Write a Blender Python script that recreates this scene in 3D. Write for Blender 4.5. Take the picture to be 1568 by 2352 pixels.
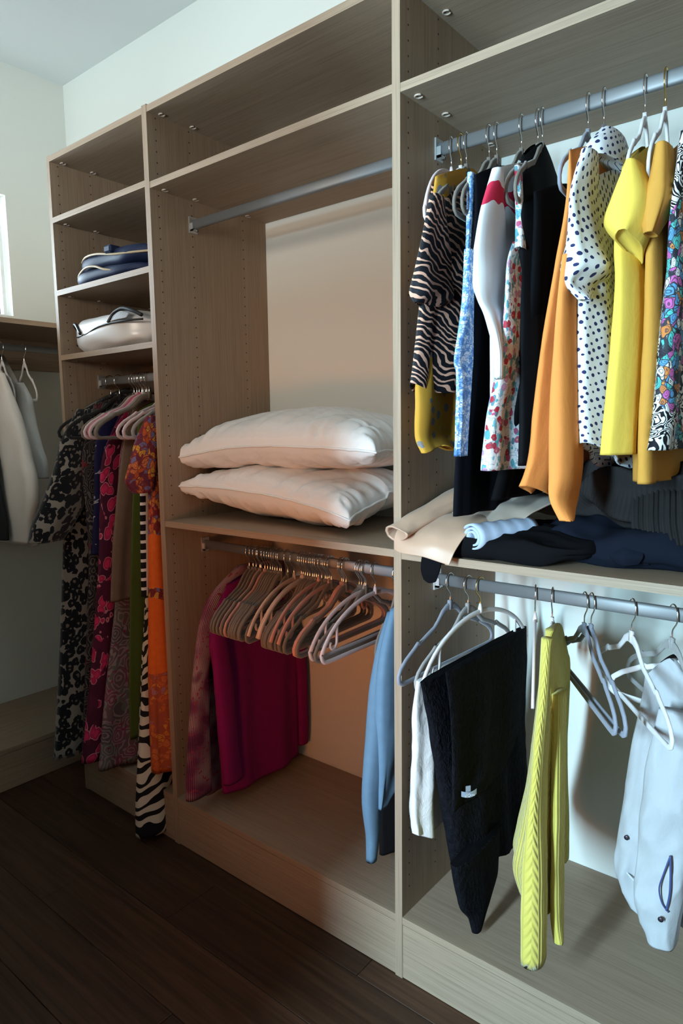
import bpy, bmesh, math, random
from math import sin, cos, pi, radians
from mathutils import Vector, Matrix, noise

for o in list(bpy.data.objects):
    bpy.data.objects.remove(o, do_unlink=True)
SC = bpy.context.scene
COL = SC.collection
rnd = random.Random(7)

# ---------------------------------------------------------------- camera, world, lights, exposure
cam_d = bpy.data.cameras.new('camera')
cam = bpy.data.objects.new('camera', cam_d)
COL.objects.link(cam)
cam.location = (1.511, -1.318, 1.4093)
cam.rotation_euler = (radians(82.968), radians(0.766), radians(39.31))
cam_d.sensor_fit = 'HORIZONTAL'
cam_d.sensor_width = 36.0
cam_d.lens = 36.0 * 1559.6 / 1568.0
cam_d.clip_start = 0.02
SC.camera = cam

w = bpy.data.worlds.new('daylight')
SC.world = w
w.use_nodes = True
w.node_tree.nodes['Background'].inputs[0].default_value = (0.72, 0.86, 1.0, 1)
w.node_tree.nodes['Background'].inputs[1].default_value = 0.08

def area(name, loc, target, sx, sy, power, color, spread=180):
    d = bpy.data.lights.new(name, 'AREA')
    d.shape = 'RECTANGLE'; d.size = sx; d.size_y = sy
    d.energy = power; d.color = color; d.spread = radians(spread)
    o = bpy.data.objects.new(name, d)
    COL.objects.link(o)
    o.location = loc
    v = Vector(target) - Vector(loc)
    o.rotation_euler = v.to_track_quat('-Z', 'Y').to_euler()
    return o

# daylight through the high window of the end wall
area('window_daylight', (-2.30, -0.20, 2.22), (1.0, -1.55, 2.30), 1.80, 0.52, 160, (0.70, 0.88, 1.0), 110)
# added warm-white fill for the upper bays and walls, sent through an added opening
area('added_upper_fill', (0.15, -3.20, 2.08), (-0.50, 0.3, 2.00), 0.75, 0.55, 17, (1.0, 0.88, 0.73), 110)
# added cool fill, aimed up through the same opening at upper walls and ceiling
area('added_upward_fill', (0.08, -3.20, 1.50), (-1.10, 0.2, 2.40), 0.90, 0.50, 125, (0.68, 0.90, 1.0))
# daylight of the next room coming through the doorway behind the camera
area('doorway_daylight', (0.74, -3.30, 1.55), (0.80, 0.4, 1.15), 0.20, 1.3, 250, (0.50, 0.81, 1.0))
# added warm fill standing in for orange bounce off the wood floor
area('warm_bounce_fill', (0.66, -1.75, 0.72), (0.14, 0.45, 0.90), 0.30, 0.30, 2.1, (1.0, 0.33, 0.10), 66)

SC.view_settings.view_transform = 'Standard'
SC.view_settings.look = 'None'
SC.view_settings.gamma = 1.0
SC.view_settings.use_curve_mapping = False
SC.view_settings.exposure = 0.0

# ---------------------------------------------------------------- measures
A1 = -0.8918; A0 = A1 - 0.0188
B0, B1 = -0.3336, -0.3101
C0, C1 = 0.5893, 0.6108
E0 = 1.515; E1 = E0 + 0.0188
D = 0.4895; T = 0.0188
ZTOP = 2.38; ZB = 0.1702; ZM = 1.1196; ZM3 = 1.1169; ZSH = 2.1618; ZSH3 = 2.158
ZS1, ZS2, ZS3 = 2.171, 1.9183, 1.6887
XL = -1.618; ZC = 3.008; XE = -1.137
RY = 0.159; ROD_UP = 2.064; ROD_LO = 1.022; ROD_L = 1.599; ROD_E = 1.751; RXE = -1.297
NECK = 0.062

GARMENTS = {
 'mustard': {
  'body': [(1.942,0.7017,0.15,0.15,0.008,0.0),(1.766,0.6872,0.14,0.16,0.0112,0.0),(1.536,0.6673,0.14,0.16,0.0144,0.0),(1.459,0.6667,0.14,0.16,0.0164,0.0),(1.391,0.6658,0.14,0.16,0.0172,0.0),(1.358,0.6835,0.14,0.16,0.018,0.0)],
 },
 'tiger': {
  'body': [(1.927,0.6908,0.14,0.14,0.01,0.0),(1.833,0.7048,0.155,0.185,0.0172,0.0),(1.745,0.6987,0.155,0.185,0.0224,0.0),(1.673,0.688,0.155,0.185,0.0236,0.0),(1.582,0.6771,0.155,0.185,0.0248,0.0),(1.47,0.6636,0.155,0.185,0.026,0.0)],
  'sleeve': [(1.882,0.7386,-0.053,0.022,0.01,0.0),(1.815,0.7203,-0.0268,0.0482,0.01,0.0),(1.747,0.7028,-0.0025,0.0725,0.0147,0.0),(1.696,0.6928,-0.0025,0.0725,0.0278,0.0),(1.671,0.6967,-0.0247,0.0503,0.01,0.0)],
 },
 'toile': {
  'strap': [(1.933,0.7815,0.0125,0.0125,0.006,0.0),(1.86,0.7816,0.0125,0.0125,0.0065,0.0),(1.75,0.7881,0.0,0.02,0.007,0.0)],
  'back_strap': [(2.027,0.6527,0.25,0.01,0.005,0.0),(1.817,0.6508,0.255,0.015,0.005,0.0)],
  'body': [(1.752,0.833,-0.088,0.012,0.008,0.0),(1.646,0.8265,-0.0821,0.0179,0.008,0.0),(1.546,0.8084,-0.0649,0.0351,0.008,0.0),(1.512,0.8131,-0.0711,0.0289,0.008,0.0),(1.435,0.813,-0.0751,0.0249,0.008,0.0),(1.349,0.8084,-0.0728,0.0272,0.008,0.0)],
 },
 'blacktank': {
  'body': [(1.923,0.7954,0.14,0.14,0.006,0.0),(1.829,0.8127,0.155,0.185,0.009,0.0),(1.728,0.803,0.155,0.185,0.012,0.0),(1.572,0.7914,0.155,0.185,0.013,0.0),(1.391,0.7743,0.155,0.185,0.014,0.0),(1.297,0.7699,0.155,0.185,0.015,0.0),(1.215,0.7676,0.155,0.185,0.016,0.0)],
 },
 'white': {
  'body': [(1.918,0.8544,0.16,0.18,0.01,0.0),(1.842,0.8425,0.16,0.18,0.0132,0.0),(1.742,0.839,0.16,0.18,0.0164,0.0),(1.612,0.8483,0.16,0.18,0.0184,0.0),(1.48,0.8504,0.16,0.18,0.0192,0.0),(1.404,0.8538,0.16,0.18,0.02,0.0)],
  'sleeve': [(1.894,0.8839,-0.073,0.012,0.01,0.0),(1.827,0.858,-0.0374,0.0476,0.01,0.0),(1.757,0.8457,-0.0225,0.0625,0.0142,0.0),(1.709,0.8411,-0.0225,0.0625,0.0212,0.0),(1.659,0.8527,-0.0336,0.0514,0.01,0.0),(1.625,0.8699,-0.0487,0.0363,0.01,0.0),(1.559,0.8922,-0.0713,0.0137,0.01,0.0),(1.501,0.8949,-0.073,0.012,0.01,0.0)],
 },
 'floral': {
  'strap': [(1.921,0.8856,0.011,0.011,0.006,0.0),(1.838,0.8889,0.011,0.011,0.007,0.0),(1.758,0.8973,0.0,0.02,0.008,0.0)],
  'back_strap': [(2.017,0.7681,0.26,0.01,0.005,0.0),(1.809,0.7737,0.265,0.015,0.005,0.0)],
  'body': [(1.776,0.8838,0.15,0.15,0.006,0.0),(1.723,0.8955,0.135,0.185,0.0092,0.0),(1.662,0.8937,0.135,0.185,0.0148,0.0),(1.562,0.8885,0.135,0.185,0.0204,0.0),(1.435,0.8659,0.135,0.185,0.0252,0.0),(1.318,0.855,0.135,0.185,0.03,0.0)],
 },
 'blackcami': {
  'body': [(1.96,0.8654,0.16,0.09,0.008,0.0),(1.887,0.8841,0.165,0.135,0.0104,0.0),(1.819,0.8994,0.16,0.16,0.0128,0.0),(1.719,0.9001,0.16,0.16,0.0144,0.0),(1.478,0.907,0.16,0.16,0.0152,0.0),(1.327,0.9064,0.16,0.16,0.016,0.0)],
 },
 'blacklace': {
  'body': [(1.869,0.916,0.19,0.17,0.01,0.0),(1.803,0.9174,0.19,0.17,0.0132,0.0),(1.653,0.9095,0.19,0.17,0.0164,0.0),(1.48,0.883,0.19,0.17,0.0184,0.0),(1.344,0.8558,0.19,0.17,0.0192,0.0),(1.249,0.8318,0.19,0.17,0.02,0.0)],
 },
 'orange': {
  'body': [(1.91,1.0057,0.155,0.185,0.005,0.0),(1.822,1.0041,0.155,0.185,0.0085,0.0),(1.701,0.9854,0.155,0.185,0.012,0.0),(1.558,0.9638,0.155,0.185,0.015,0.0),(1.433,0.9522,0.155,0.185,0.018,0.0),(1.338,0.9439,0.155,0.185,0.02,0.0),(1.276,0.9262,0.155,0.185,0.022,0.0)],
  'sleeve': [(1.714,1.023,-0.0543,0.0307,0.01,0.0),(1.639,1.0157,-0.0351,0.0499,0.01,0.0),(1.47,1.0113,-0.0275,0.0575,0.0191,0.0),(1.327,1.0131,-0.0275,0.0575,0.0214,0.0),(1.27,1.0122,-0.0275,0.0575,0.0131,0.0),(1.231,1.0308,-0.073,0.012,0.01,0.0)],
 },
 'polka': {
  'body': [(1.851,1.0195,0.165,0.175,0.012,0.0),(1.802,1.029,0.165,0.195,0.016,0.0),(1.71,1.032,0.165,0.195,0.02,0.0),(1.631,1.0354,0.165,0.195,0.024,0.0),(1.512,1.0392,0.165,0.195,0.0253,0.0),(1.406,1.0427,0.165,0.195,0.0267,0.0),(1.316,1.0491,0.165,0.195,0.028,0.0)],
  'sleeve': [(1.886,1.053,-0.0581,0.0269,0.01,0.0),(1.82,1.034,-0.0187,0.0663,0.01,0.0),(1.739,1.0375,-0.0125,0.0725,0.0196,0.0),(1.695,1.039,-0.0125,0.0725,0.0328,0.0),(1.666,1.032,-0.013,0.072,0.01,0.0),(1.63,1.0517,-0.073,0.012,0.01,0.0)],
 },
 'yellowtee': {
  'body': [(1.867,1.0931,0.16,0.16,0.01,0.0),(1.788,1.0987,0.155,0.185,0.015,0.0),(1.729,1.0982,0.155,0.185,0.02,0.0),(1.661,1.1034,0.155,0.185,0.022,0.0),(1.547,1.1018,0.155,0.185,0.024,0.0),(1.429,1.0952,0.155,0.185,0.025,0.0),(1.353,1.0918,0.155,0.185,0.026,0.0)],
  'sleeve': [(1.85,1.128,-0.0462,0.0388,0.01,0.0),(1.795,1.1221,-0.0275,0.0575,0.032,0.0),(1.754,1.1166,-0.0275,0.0575,0.0344,0.0),(1.718,1.1213,-0.0275,0.0575,0.0144,0.0)],
 },
 'tantee': {
  'body': [(1.861,1.1398,0.175,0.155,0.01,0.0),(1.815,1.142,0.175,0.175,0.014,0.0),(1.728,1.1391,0.175,0.175,0.018,0.0),(1.546,1.1419,0.175,0.175,0.0208,0.0),(1.389,1.1387,0.175,0.175,0.0224,0.0),(1.299,1.1413,0.175,0.175,0.024,0.0)],
  'sleeve': [(1.874,1.1691,-0.0261,0.0339,0.01,0.0),(1.82,1.1669,-0.015,0.045,0.0164,0.0),(1.786,1.163,-0.015,0.045,0.0218,0.0),(1.732,1.158,-0.0377,0.0223,0.01,0.0)],
 },
 'paisley': {
  'body': [(1.889,1.1977,0.15,0.19,0.01,0.0),(1.754,1.1868,0.15,0.19,0.016,0.0),(1.655,1.1879,0.15,0.19,0.0212,0.0),(1.539,1.1817,0.15,0.19,0.0248,0.0),(1.427,1.179,0.15,0.19,0.0276,0.0),(1.363,1.1739,0.15,0.19,0.03,0.0)],
 },
 'skirt': {
  'body': [(0.843,0.7075,0.07,0.15,0.008,0.0),(0.753,0.6984,0.07,0.15,0.014,0.0),(0.67,0.6995,0.07,0.15,0.0184,0.0),(0.594,0.6938,0.07,0.15,0.0196,0.0),(0.508,0.6914,0.07,0.15,0.02,0.0),(0.438,0.695,0.07,0.15,0.02,0.0)],
 },
 'blackcard': {
  'body': [(0.8672,0.752,0.127,0.262,0.012,0.0),(0.7729,0.752,0.1428,0.2436,0.024,0.0),(0.6785,0.752,0.1498,0.2248,0.029,0.0),(0.5842,0.752,0.1649,0.2122,0.031,0.0),(0.4899,0.752,0.182,0.2037,0.034,0.0),(0.3955,0.752,0.1998,0.1981,0.034,0.0),(0.3012,0.752,0.2151,0.1904,0.034,0.0)],
  'flap': [(0.8922,0.797,0.086,0.1961,0.006,0.0),(0.8256,0.797,0.0978,0.1914,0.0072,0.0),(0.7589,0.797,0.1041,0.1876,0.008,0.0),(0.6923,0.797,0.0942,0.1709,0.008,0.0),(0.6257,0.797,0.0954,0.1696,0.008,0.0),(0.559,0.797,0.0438,0.1179,0.008,0.0)],
  'point': [(0.415,0.787,0.0565,0.1103,0.022,0.0),(0.3695,0.787,0.0627,0.1041,0.0208,0.0),(0.324,0.787,0.0698,0.097,0.0196,0.0),(0.2785,0.787,0.0757,0.085,0.0184,0.0),(0.233,0.787,0.0687,0.0417,0.0148,0.0),(0.1875,0.787,0.0589,0.015,0.01,0.0)],
 },
 'yellowcard': {
  'body': [(0.999,0.9879,-0.0185,0.012,0.01,-0.2793),(0.936,0.943,0.103,0.1384,0.01,-0.2793),(0.864,0.9388,0.125,0.1612,0.0211,-0.2793),(0.827,0.941,0.125,0.1612,0.0255,-0.2793),(0.675,0.9331,0.125,0.1612,0.0305,-0.2793),(0.578,0.9288,0.125,0.1612,0.0368,-0.2793),(0.487,0.9207,0.125,0.1612,0.046,-0.2793),(0.426,0.9167,0.125,0.1612,0.0495,-0.2793),(0.369,0.9264,0.125,0.1612,0.0406,-0.2793)],
  'sleeve': [(1.001,1.0074,-0.083,0.012,0.01,0.0),(0.887,1.0032,-0.079,0.016,0.01,0.0),(0.798,0.9966,-0.0687,0.0263,0.01,0.0),(0.707,0.9918,-0.0637,0.0313,0.01,0.0),(0.613,0.9862,-0.0575,0.0375,0.0136,0.0),(0.519,0.9841,-0.0575,0.0375,0.0199,0.0),(0.424,0.9843,-0.0575,0.0375,0.0214,0.0),(0.292,0.9849,-0.0575,0.0375,0.0211,0.0)],
  'back_sleeve': [(0.863,0.999,0.0075,0.0275,0.01,0.0),(0.581,1.0025,0.0069,0.0269,0.01,0.0),(0.386,1.0056,0.0059,0.0259,0.01,0.0),(0.316,1.0157,-0.008,0.012,0.01,0.0)],
 },
 'magenta': {
  'body': [(0.9075,-0.15,0.2309,0.1197,0.01,0.0),(0.8202,-0.15,0.2135,0.1563,0.017,0.0),(0.733,-0.15,0.2191,0.1845,0.024,0.0),(0.6457,-0.15,0.2355,0.1902,0.026,0.0),(0.5584,-0.15,0.2385,0.1883,0.028,0.0),(0.4712,-0.15,0.2407,0.1858,0.029,0.0),(0.3839,-0.15,0.2429,0.1835,0.03,0.0),(0.2966,-0.15,0.2456,0.1808,0.03,0.0),(0.2094,-0.15,0.247,0.1796,0.03,0.0)],
  'sleeve': [(0.7864,-0.115,0.0402,0.0258,0.012,0.0),(0.699,-0.115,0.0478,0.0321,0.0145,0.0),(0.6115,-0.115,0.0547,0.0352,0.017,0.0),(0.524,-0.115,0.0597,0.0355,0.017,0.0),(0.4366,-0.115,0.0647,0.0359,0.017,0.0),(0.3491,-0.115,0.0699,0.0366,0.0155,0.0),(0.2616,-0.115,0.0809,0.0394,0.014,0.0)],
  'back_sleeve': [(0.6581,-0.145,0.4399,0.0301,0.012,0.0),(0.5889,-0.145,0.4418,0.0282,0.016,0.0),(0.5198,-0.145,0.4437,0.0263,0.02,0.0),(0.4506,-0.145,0.4452,0.0248,0.02,0.0),(0.3815,-0.145,0.4465,0.0235,0.02,0.0),(0.3124,-0.145,0.4472,0.0228,0.018,0.0),(0.2432,-0.145,0.4475,0.0225,0.016,0.0)],
 },
 'robe': {
  'body': [(0.9482,-0.205,0.323,0.1076,0.01,0.0),(0.8547,-0.205,0.2871,0.1597,0.015,0.0),(0.7612,-0.205,0.2784,0.1916,0.02,0.0),(0.6676,-0.205,0.2692,0.2008,0.02,0.0),(0.5741,-0.205,0.2645,0.2055,0.02,0.0),(0.4806,-0.205,0.2594,0.2106,0.02,0.0),(0.387,-0.205,0.2538,0.2162,0.02,0.0),(0.2936,-0.205,0.2511,0.2189,0.02,0.0),(0.2,-0.205,0.2511,0.2189,0.02,0.0)],
  'sleeve': [(0.9567,-0.177,0.2135,0.0289,0.012,0.0),(0.8842,-0.177,0.1381,0.0662,0.0138,0.0),(0.8116,-0.177,0.0778,0.0525,0.0156,0.0),(0.739,-0.177,0.0423,0.0371,0.0174,0.0),(0.6664,-0.177,0.0218,0.0293,0.0184,0.0),(0.5938,-0.177,0.0128,0.0323,0.019,0.0),(0.5213,-0.177,0.005,0.0353,0.0196,0.0),(0.4487,-0.177,-0.0016,0.0387,0.02,0.0),(0.3761,-0.177,-0.006,0.0429,0.02,0.0),(0.3035,-0.177,-0.0103,0.047,0.02,0.0),(0.2309,-0.177,-0.0124,0.0489,0.02,0.0)],
 },
 'bluesweat': {
  'sleeve': [(0.9252,0.5,0.1227,0.019,0.012,0.0),(0.8597,0.5,0.106,0.039,0.017,0.0),(0.7942,0.5,0.0953,0.0521,0.022,0.0),(0.7287,0.5,0.0794,0.0547,0.023,0.0),(0.6632,0.5,0.0685,0.0519,0.024,0.0),(0.5976,0.5,0.0569,0.0489,0.023,0.0),(0.5321,0.5,0.043,0.0458,0.022,0.0),(0.4666,0.5,0.0302,0.0402,0.02,0.0),(0.4011,0.5,0.0264,0.0317,0.018,0.0),(0.3355,0.5,0.0255,0.0206,0.015,0.0),(0.27,0.5,0.0191,0.015,0.012,0.0)],
  'body': [(0.941,0.52,0.1297,0.0405,0.012,0.0),(0.8754,0.52,0.1189,0.0608,0.0182,0.0),(0.8098,0.52,0.1211,0.0845,0.023,0.0),(0.7441,0.52,0.1199,0.095,0.0255,0.0),(0.6785,0.52,0.1195,0.0977,0.026,0.0),(0.6128,0.52,0.1078,0.0846,0.0257,0.0),(0.5472,0.52,0.0931,0.0694,0.0245,0.0),(0.4816,0.52,0.0724,0.048,0.0203,0.0),(0.4159,0.52,0.0403,0.015,0.014,0.0)],
 },
 'blacksweat': {
  'body': [(0.9158,0.445,0.3291,0.1228,0.012,0.0),(0.8135,0.445,0.3201,0.1466,0.0163,0.0),(0.7112,0.445,0.3134,0.1566,0.0206,0.0),(0.609,0.445,0.3089,0.1611,0.022,0.0),(0.5068,0.445,0.306,0.164,0.022,0.0),(0.4045,0.445,0.304,0.166,0.0217,0.0),(0.3023,0.445,0.3029,0.1671,0.0209,0.0),(0.2,0.445,0.2967,0.161,0.02,0.0)],
 },
 'leopard': {
  'body': [(1.4961,-0.863,0.2652,0.1998,0.012,0.0),(1.3095,-0.863,0.1829,0.2,0.0223,0.0),(1.1229,-0.863,0.1593,0.2,0.0307,0.0),(0.9364,-0.863,0.1415,0.2,0.0336,0.0),(0.7498,-0.863,0.124,0.2,0.0364,0.0),(0.5632,-0.863,0.1046,0.2,0.0393,0.0),(0.3767,-0.863,0.0834,0.2,0.04,0.0),(0.1901,-0.863,0.0573,0.2,0.04,0.0)],
  'sleeve': [(1.4921,-0.828,0.0474,0.0326,0.012,0.0),(1.4333,-0.828,0.0257,0.0488,0.021,0.0),(1.3746,-0.828,0.0057,0.0634,0.03,0.0),(1.3158,-0.828,-0.0053,0.0689,0.032,0.0),(1.2571,-0.828,-0.0221,0.0717,0.034,0.0),(1.1984,-0.828,-0.0429,0.0784,0.035,0.0),(1.1396,-0.828,-0.0677,0.0832,0.036,0.0),(1.0809,-0.828,-0.1026,0.0794,0.035,0.0),(1.0222,-0.828,-0.135,0.0618,0.034,0.0)],
 },
 'darkpaisley': {
  'body': [(1.5063,-0.784,0.2348,0.18,0.01,0.0),(1.3177,-0.784,0.1768,0.18,0.0143,0.0),(1.129,-0.784,0.1799,0.18,0.0186,0.0),(0.9404,-0.784,0.1801,0.18,0.0217,0.0),(0.7518,-0.784,0.1627,0.18,0.0243,0.0),(0.5632,-0.784,0.1441,0.18,0.0266,0.0),(0.3746,-0.784,0.1239,0.18,0.0283,0.0),(0.186,-0.784,0.1036,0.18,0.03,0.0)],
 },
 'navywhite': {
  'body': [(1.4743,-0.757,0.2304,0.15,0.01,0.0),(1.4007,-0.757,0.1963,0.15,0.0126,0.0),(1.3271,-0.757,0.1819,0.15,0.0151,0.0),(1.2535,-0.757,0.1754,0.15,0.0166,0.0),(1.1799,-0.757,0.1699,0.15,0.0174,0.0),(1.1063,-0.757,0.1632,0.15,0.018,0.0),(1.0328,-0.757,0.1559,0.15,0.018,0.0),(0.9592,-0.757,0.1487,0.15,0.018,0.0)],
 },
 'pinkdress': {
  'body': [(1.5053,-0.71,0.2993,0.1657,0.01,0.0),(1.3203,-0.71,0.2142,0.18,0.0146,0.0),(1.1353,-0.71,0.1924,0.18,0.0189,0.0),(0.9503,-0.71,0.1767,0.18,0.0223,0.0),(0.7652,-0.71,0.153,0.18,0.0257,0.0),(0.5802,-0.71,0.1272,0.18,0.0291,0.0),(0.3952,-0.71,0.0971,0.18,0.0317,0.0),(0.2102,-0.71,0.065,0.18,0.034,0.0)],
 },
 'mauve': {
  'body': [(1.5034,-0.654,0.2889,0.165,0.008,0.0),(1.3152,-0.654,0.2325,0.165,0.0103,0.0),(1.127,-0.654,0.2165,0.165,0.0126,0.0),(0.9387,-0.654,0.2001,0.165,0.0149,0.0),(0.7506,-0.654,0.1772,0.165,0.0183,0.0),(0.5624,-0.654,0.1422,0.165,0.0229,0.0),(0.3742,-0.654,0.1101,0.165,0.0266,0.0),(0.186,-0.654,0.0823,0.165,0.03,0.0)],
 },
 'taupe': {
  'body': [(1.4867,-0.621,0.2299,0.12,0.01,0.0),(1.3895,-0.621,0.1913,0.12,0.0117,0.0),(1.2923,-0.621,0.1686,0.12,0.0134,0.0),(1.195,-0.621,0.1493,0.12,0.014,0.0),(1.0978,-0.621,0.133,0.12,0.014,0.0),(1.0006,-0.621,0.1176,0.12,0.0137,0.0),(0.9034,-0.621,0.1076,0.12,0.0129,0.0),(0.8062,-0.621,0.0975,0.12,0.012,0.0)],
 },
 'green': {
  'body': [(1.4861,-0.595,0.2693,0.15,0.008,0.0),(1.3148,-0.595,0.2404,0.15,0.0091,0.0),(1.1435,-0.595,0.2204,0.15,0.0103,0.0),(0.9721,-0.595,0.2043,0.15,0.0114,0.0),(0.8008,-0.595,0.1901,0.15,0.012,0.0),(0.6295,-0.595,0.1788,0.15,0.012,0.0),(0.4582,-0.595,0.1677,0.15,0.012,0.0),(0.2869,-0.595,0.163,0.15,0.012,0.0)],
 },
 'zebradress': {
  'body': [(1.4667,-0.445,0.2051,0.15,0.008,0.0),(1.2969,-0.445,0.1925,0.15,0.0114,0.0),(1.1271,-0.445,0.1798,0.15,0.0146,0.0),(0.9573,-0.445,0.1665,0.15,0.0169,0.0),(0.7876,-0.445,0.1482,0.15,0.0191,0.0),(0.6178,-0.445,0.1277,0.15,0.0214,0.0),(0.448,-0.445,0.1116,0.15,0.0254,0.0),(0.2782,-0.445,0.094,0.15,0.03,0.0)],
  'skirt_panel': [(0.8101,-0.425,0.0287,0.0402,0.012,0.0),(0.6975,-0.425,0.0244,0.0476,0.0154,0.0),(0.5849,-0.425,0.0205,0.0553,0.0189,0.0),(0.4723,-0.425,0.0162,0.0633,0.0217,0.0),(0.3597,-0.425,0.0095,0.0701,0.0243,0.0),(0.2471,-0.425,0.0032,0.0765,0.0271,0.0),(0.1345,-0.425,-0.0037,0.081,0.0306,0.0),(0.0219,-0.425,-0.0073,0.0818,0.034,0.0)],
 },
 'grid': {
  'body': [(1.233,-0.412,0.0036,0.0204,0.008,0.0),(1.1585,-0.412,-0.0005,0.0196,0.008,0.0),(1.0841,-0.412,-0.0047,0.019,0.008,0.0),(1.0096,-0.412,-0.0086,0.0183,0.008,0.0),(0.9351,-0.412,-0.0122,0.0176,0.008,0.0),(0.8606,-0.412,-0.0155,0.0168,0.008,0.0)],
 },
 'orangedress': {
  'body': [(1.4507,-0.378,0.0319,0.0213,0.01,0.0),(1.3176,-0.378,0.0249,0.0241,0.0144,0.0),(1.1844,-0.378,0.0183,0.0256,0.0182,0.0),(1.0512,-0.378,0.0134,0.0274,0.0193,0.0),(0.9181,-0.378,0.0149,0.036,0.0213,0.0),(0.7849,-0.378,0.0172,0.0458,0.0247,0.0),(0.6517,-0.378,0.0183,0.054,0.028,0.0),(0.5186,-0.378,0.0211,0.0623,0.0313,0.0),(0.3854,-0.378,0.0283,0.0723,0.0329,0.0),(0.2522,-0.378,0.0282,0.072,0.034,0.0)],
  'sleeve': [(1.4573,-0.363,0.0138,0.0248,0.01,0.0),(1.4164,-0.363,-0.0022,0.0348,0.016,0.0),(1.3755,-0.363,-0.0161,0.0415,0.022,0.0),(1.3346,-0.363,-0.0276,0.0451,0.023,0.0),(1.2937,-0.363,-0.0391,0.0484,0.024,0.0),(1.2528,-0.363,-0.0511,0.0507,0.022,0.0),(1.2119,-0.363,-0.045,0.0335,0.02,0.0)],
 },
 'shirtfar': {
  'body': [(1.695,-1.517,0.06,0.073,0.012,1.5708),(1.5926,-1.472,0.06,0.118,0.0197,1.5708),(1.4901,-1.4525,0.06,0.1375,0.0274,1.5708),(1.3877,-1.4452,0.06,0.1448,0.0314,1.5708),(1.2853,-1.4363,0.06,0.1537,0.0336,1.5708),(1.1829,-1.4326,0.06,0.1574,0.035,1.5708),(1.0804,-1.4315,0.06,0.1585,0.035,1.5708),(0.978,-1.4315,0.06,0.1585,0.035,1.5708)],
  'sleeve': [(1.613,-1.3195,0.045,0.0255,0.012,1.5708),(1.548,-1.2856,0.045,0.0493,0.019,1.5708),(1.483,-1.2792,0.045,0.0496,0.026,1.5708),(1.418,-1.2674,0.045,0.0578,0.026,1.5708),(1.353,-1.2462,0.045,0.0624,0.026,1.5708),(1.288,-1.2181,0.045,0.0671,0.023,1.5708),(1.223,-1.19,0.045,0.039,0.02,1.5708)],
 },
 'shirtnear': {
  'body': [(1.69,-1.4645,-0.03,0.1255,0.012,1.5708),(1.5859,-1.4257,-0.03,0.1643,0.0197,1.5708),(1.4817,-1.3997,-0.03,0.1903,0.0274,1.5708),(1.3776,-1.379,-0.03,0.211,0.0314,1.5708),(1.2734,-1.3636,-0.03,0.2264,0.0336,1.5708),(1.1693,-1.3537,-0.03,0.2363,0.035,1.5708),(1.0651,-1.3475,-0.03,0.2425,0.035,1.5708),(0.961,-1.3475,-0.03,0.2425,0.035,1.5708)],
  'sleeve': [(1.641,-1.23,-0.07,0.023,0.012,1.5708),(1.5579,-1.2055,-0.07,0.0446,0.021,1.5708),(1.4748,-1.182,-0.07,0.0652,0.03,1.5708),(1.3916,-1.1689,-0.07,0.0887,0.032,1.5708),(1.3085,-1.1595,-0.07,0.1097,0.034,1.5708),(1.2254,-1.1445,-0.07,0.1316,0.034,1.5708),(1.1422,-1.1438,-0.07,0.1279,0.034,1.5708),(1.0591,-1.1548,-0.07,0.0932,0.03,1.5708),(0.976,-1.157,-0.07,0.063,0.026,1.5708)],
 },
 'darkshirt': {
  'body': [(1.402,-1.4015,-0.13,0.1885,0.02,1.5708),(1.3437,-1.396,-0.13,0.194,0.0207,1.5708),(1.2854,-1.3902,-0.13,0.1998,0.0214,1.5708),(1.2271,-1.3845,-0.13,0.2055,0.0221,1.5708),(1.1689,-1.3787,-0.13,0.2113,0.0229,1.5708),(1.1106,-1.373,-0.13,0.217,0.0236,1.5708),(1.0523,-1.3675,-0.13,0.2225,0.0243,1.5708),(0.994,-1.3675,-0.13,0.2225,0.025,1.5708)],
 },
 'jacket': {
  'body': [(0.874,1.172,0.17,0.05,0.012,1.5708),(0.8097,1.2149,0.17,0.1001,0.0235,1.5708),(0.7455,1.2281,0.17,0.1227,0.035,1.5708),(0.6813,1.2348,0.17,0.1368,0.0425,1.5708),(0.617,1.2362,0.17,0.1435,0.05,1.5708),(0.5527,1.2354,0.17,0.1479,0.05,1.5708),(0.4885,1.2342,0.17,0.1526,0.05,1.5708),(0.4243,1.233,0.17,0.154,0.0475,1.5708),(0.36,1.251,0.17,0.136,0.045,1.5708)],
  'sleeve': [(0.847,1.1995,0.085,0.0265,0.014,1.5708),(0.7859,1.2022,0.085,0.0371,0.024,1.5708),(0.7248,1.2011,0.085,0.0462,0.0315,1.5708),(0.6636,1.2005,0.085,0.0494,0.0352,1.5708),(0.6025,1.1977,0.085,0.0496,0.036,1.5708),(0.5414,1.195,0.085,0.0487,0.0357,1.5708),(0.4802,1.1919,0.085,0.0474,0.0345,1.5708),(0.4191,1.1899,0.085,0.0417,0.0325,1.5708),(0.358,1.2,0.085,0.027,0.03,1.5708)],
 },
}
HOOKS = {
 'u3': [0.647, 0.673, 0.687, 0.745, 0.764, 0.823, 0.861, 0.871, 0.969, 1.001, 1.08, 1.117, 1.167],
 'l3': [0.651, 0.702, 0.736, 0.878, 0.919, 0.993, 1.008, 1.094, 1.174, 1.253],
 'l2': [-0.091, -0.073, -0.059, -0.042, -0.037, -0.019, -0.007, 0.005, 0.015, 0.025, 0.035, 0.046, 0.053, 0.081, 0.107, 0.138, 0.145, 0.154, 0.163, 0.172, 0.183, 0.19, 0.198, 0.206, 0.219, 0.233, 0.24, 0.247, 0.256, 0.295, 0.301, 0.311, 0.359, 0.367, 0.377, 0.382, 0.414],
 'l1': [-0.833, -0.776, -0.681, -0.663, -0.649, -0.633, -0.625, -0.611, -0.602, -0.588, -0.58, -0.551, -0.54],
}


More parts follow.
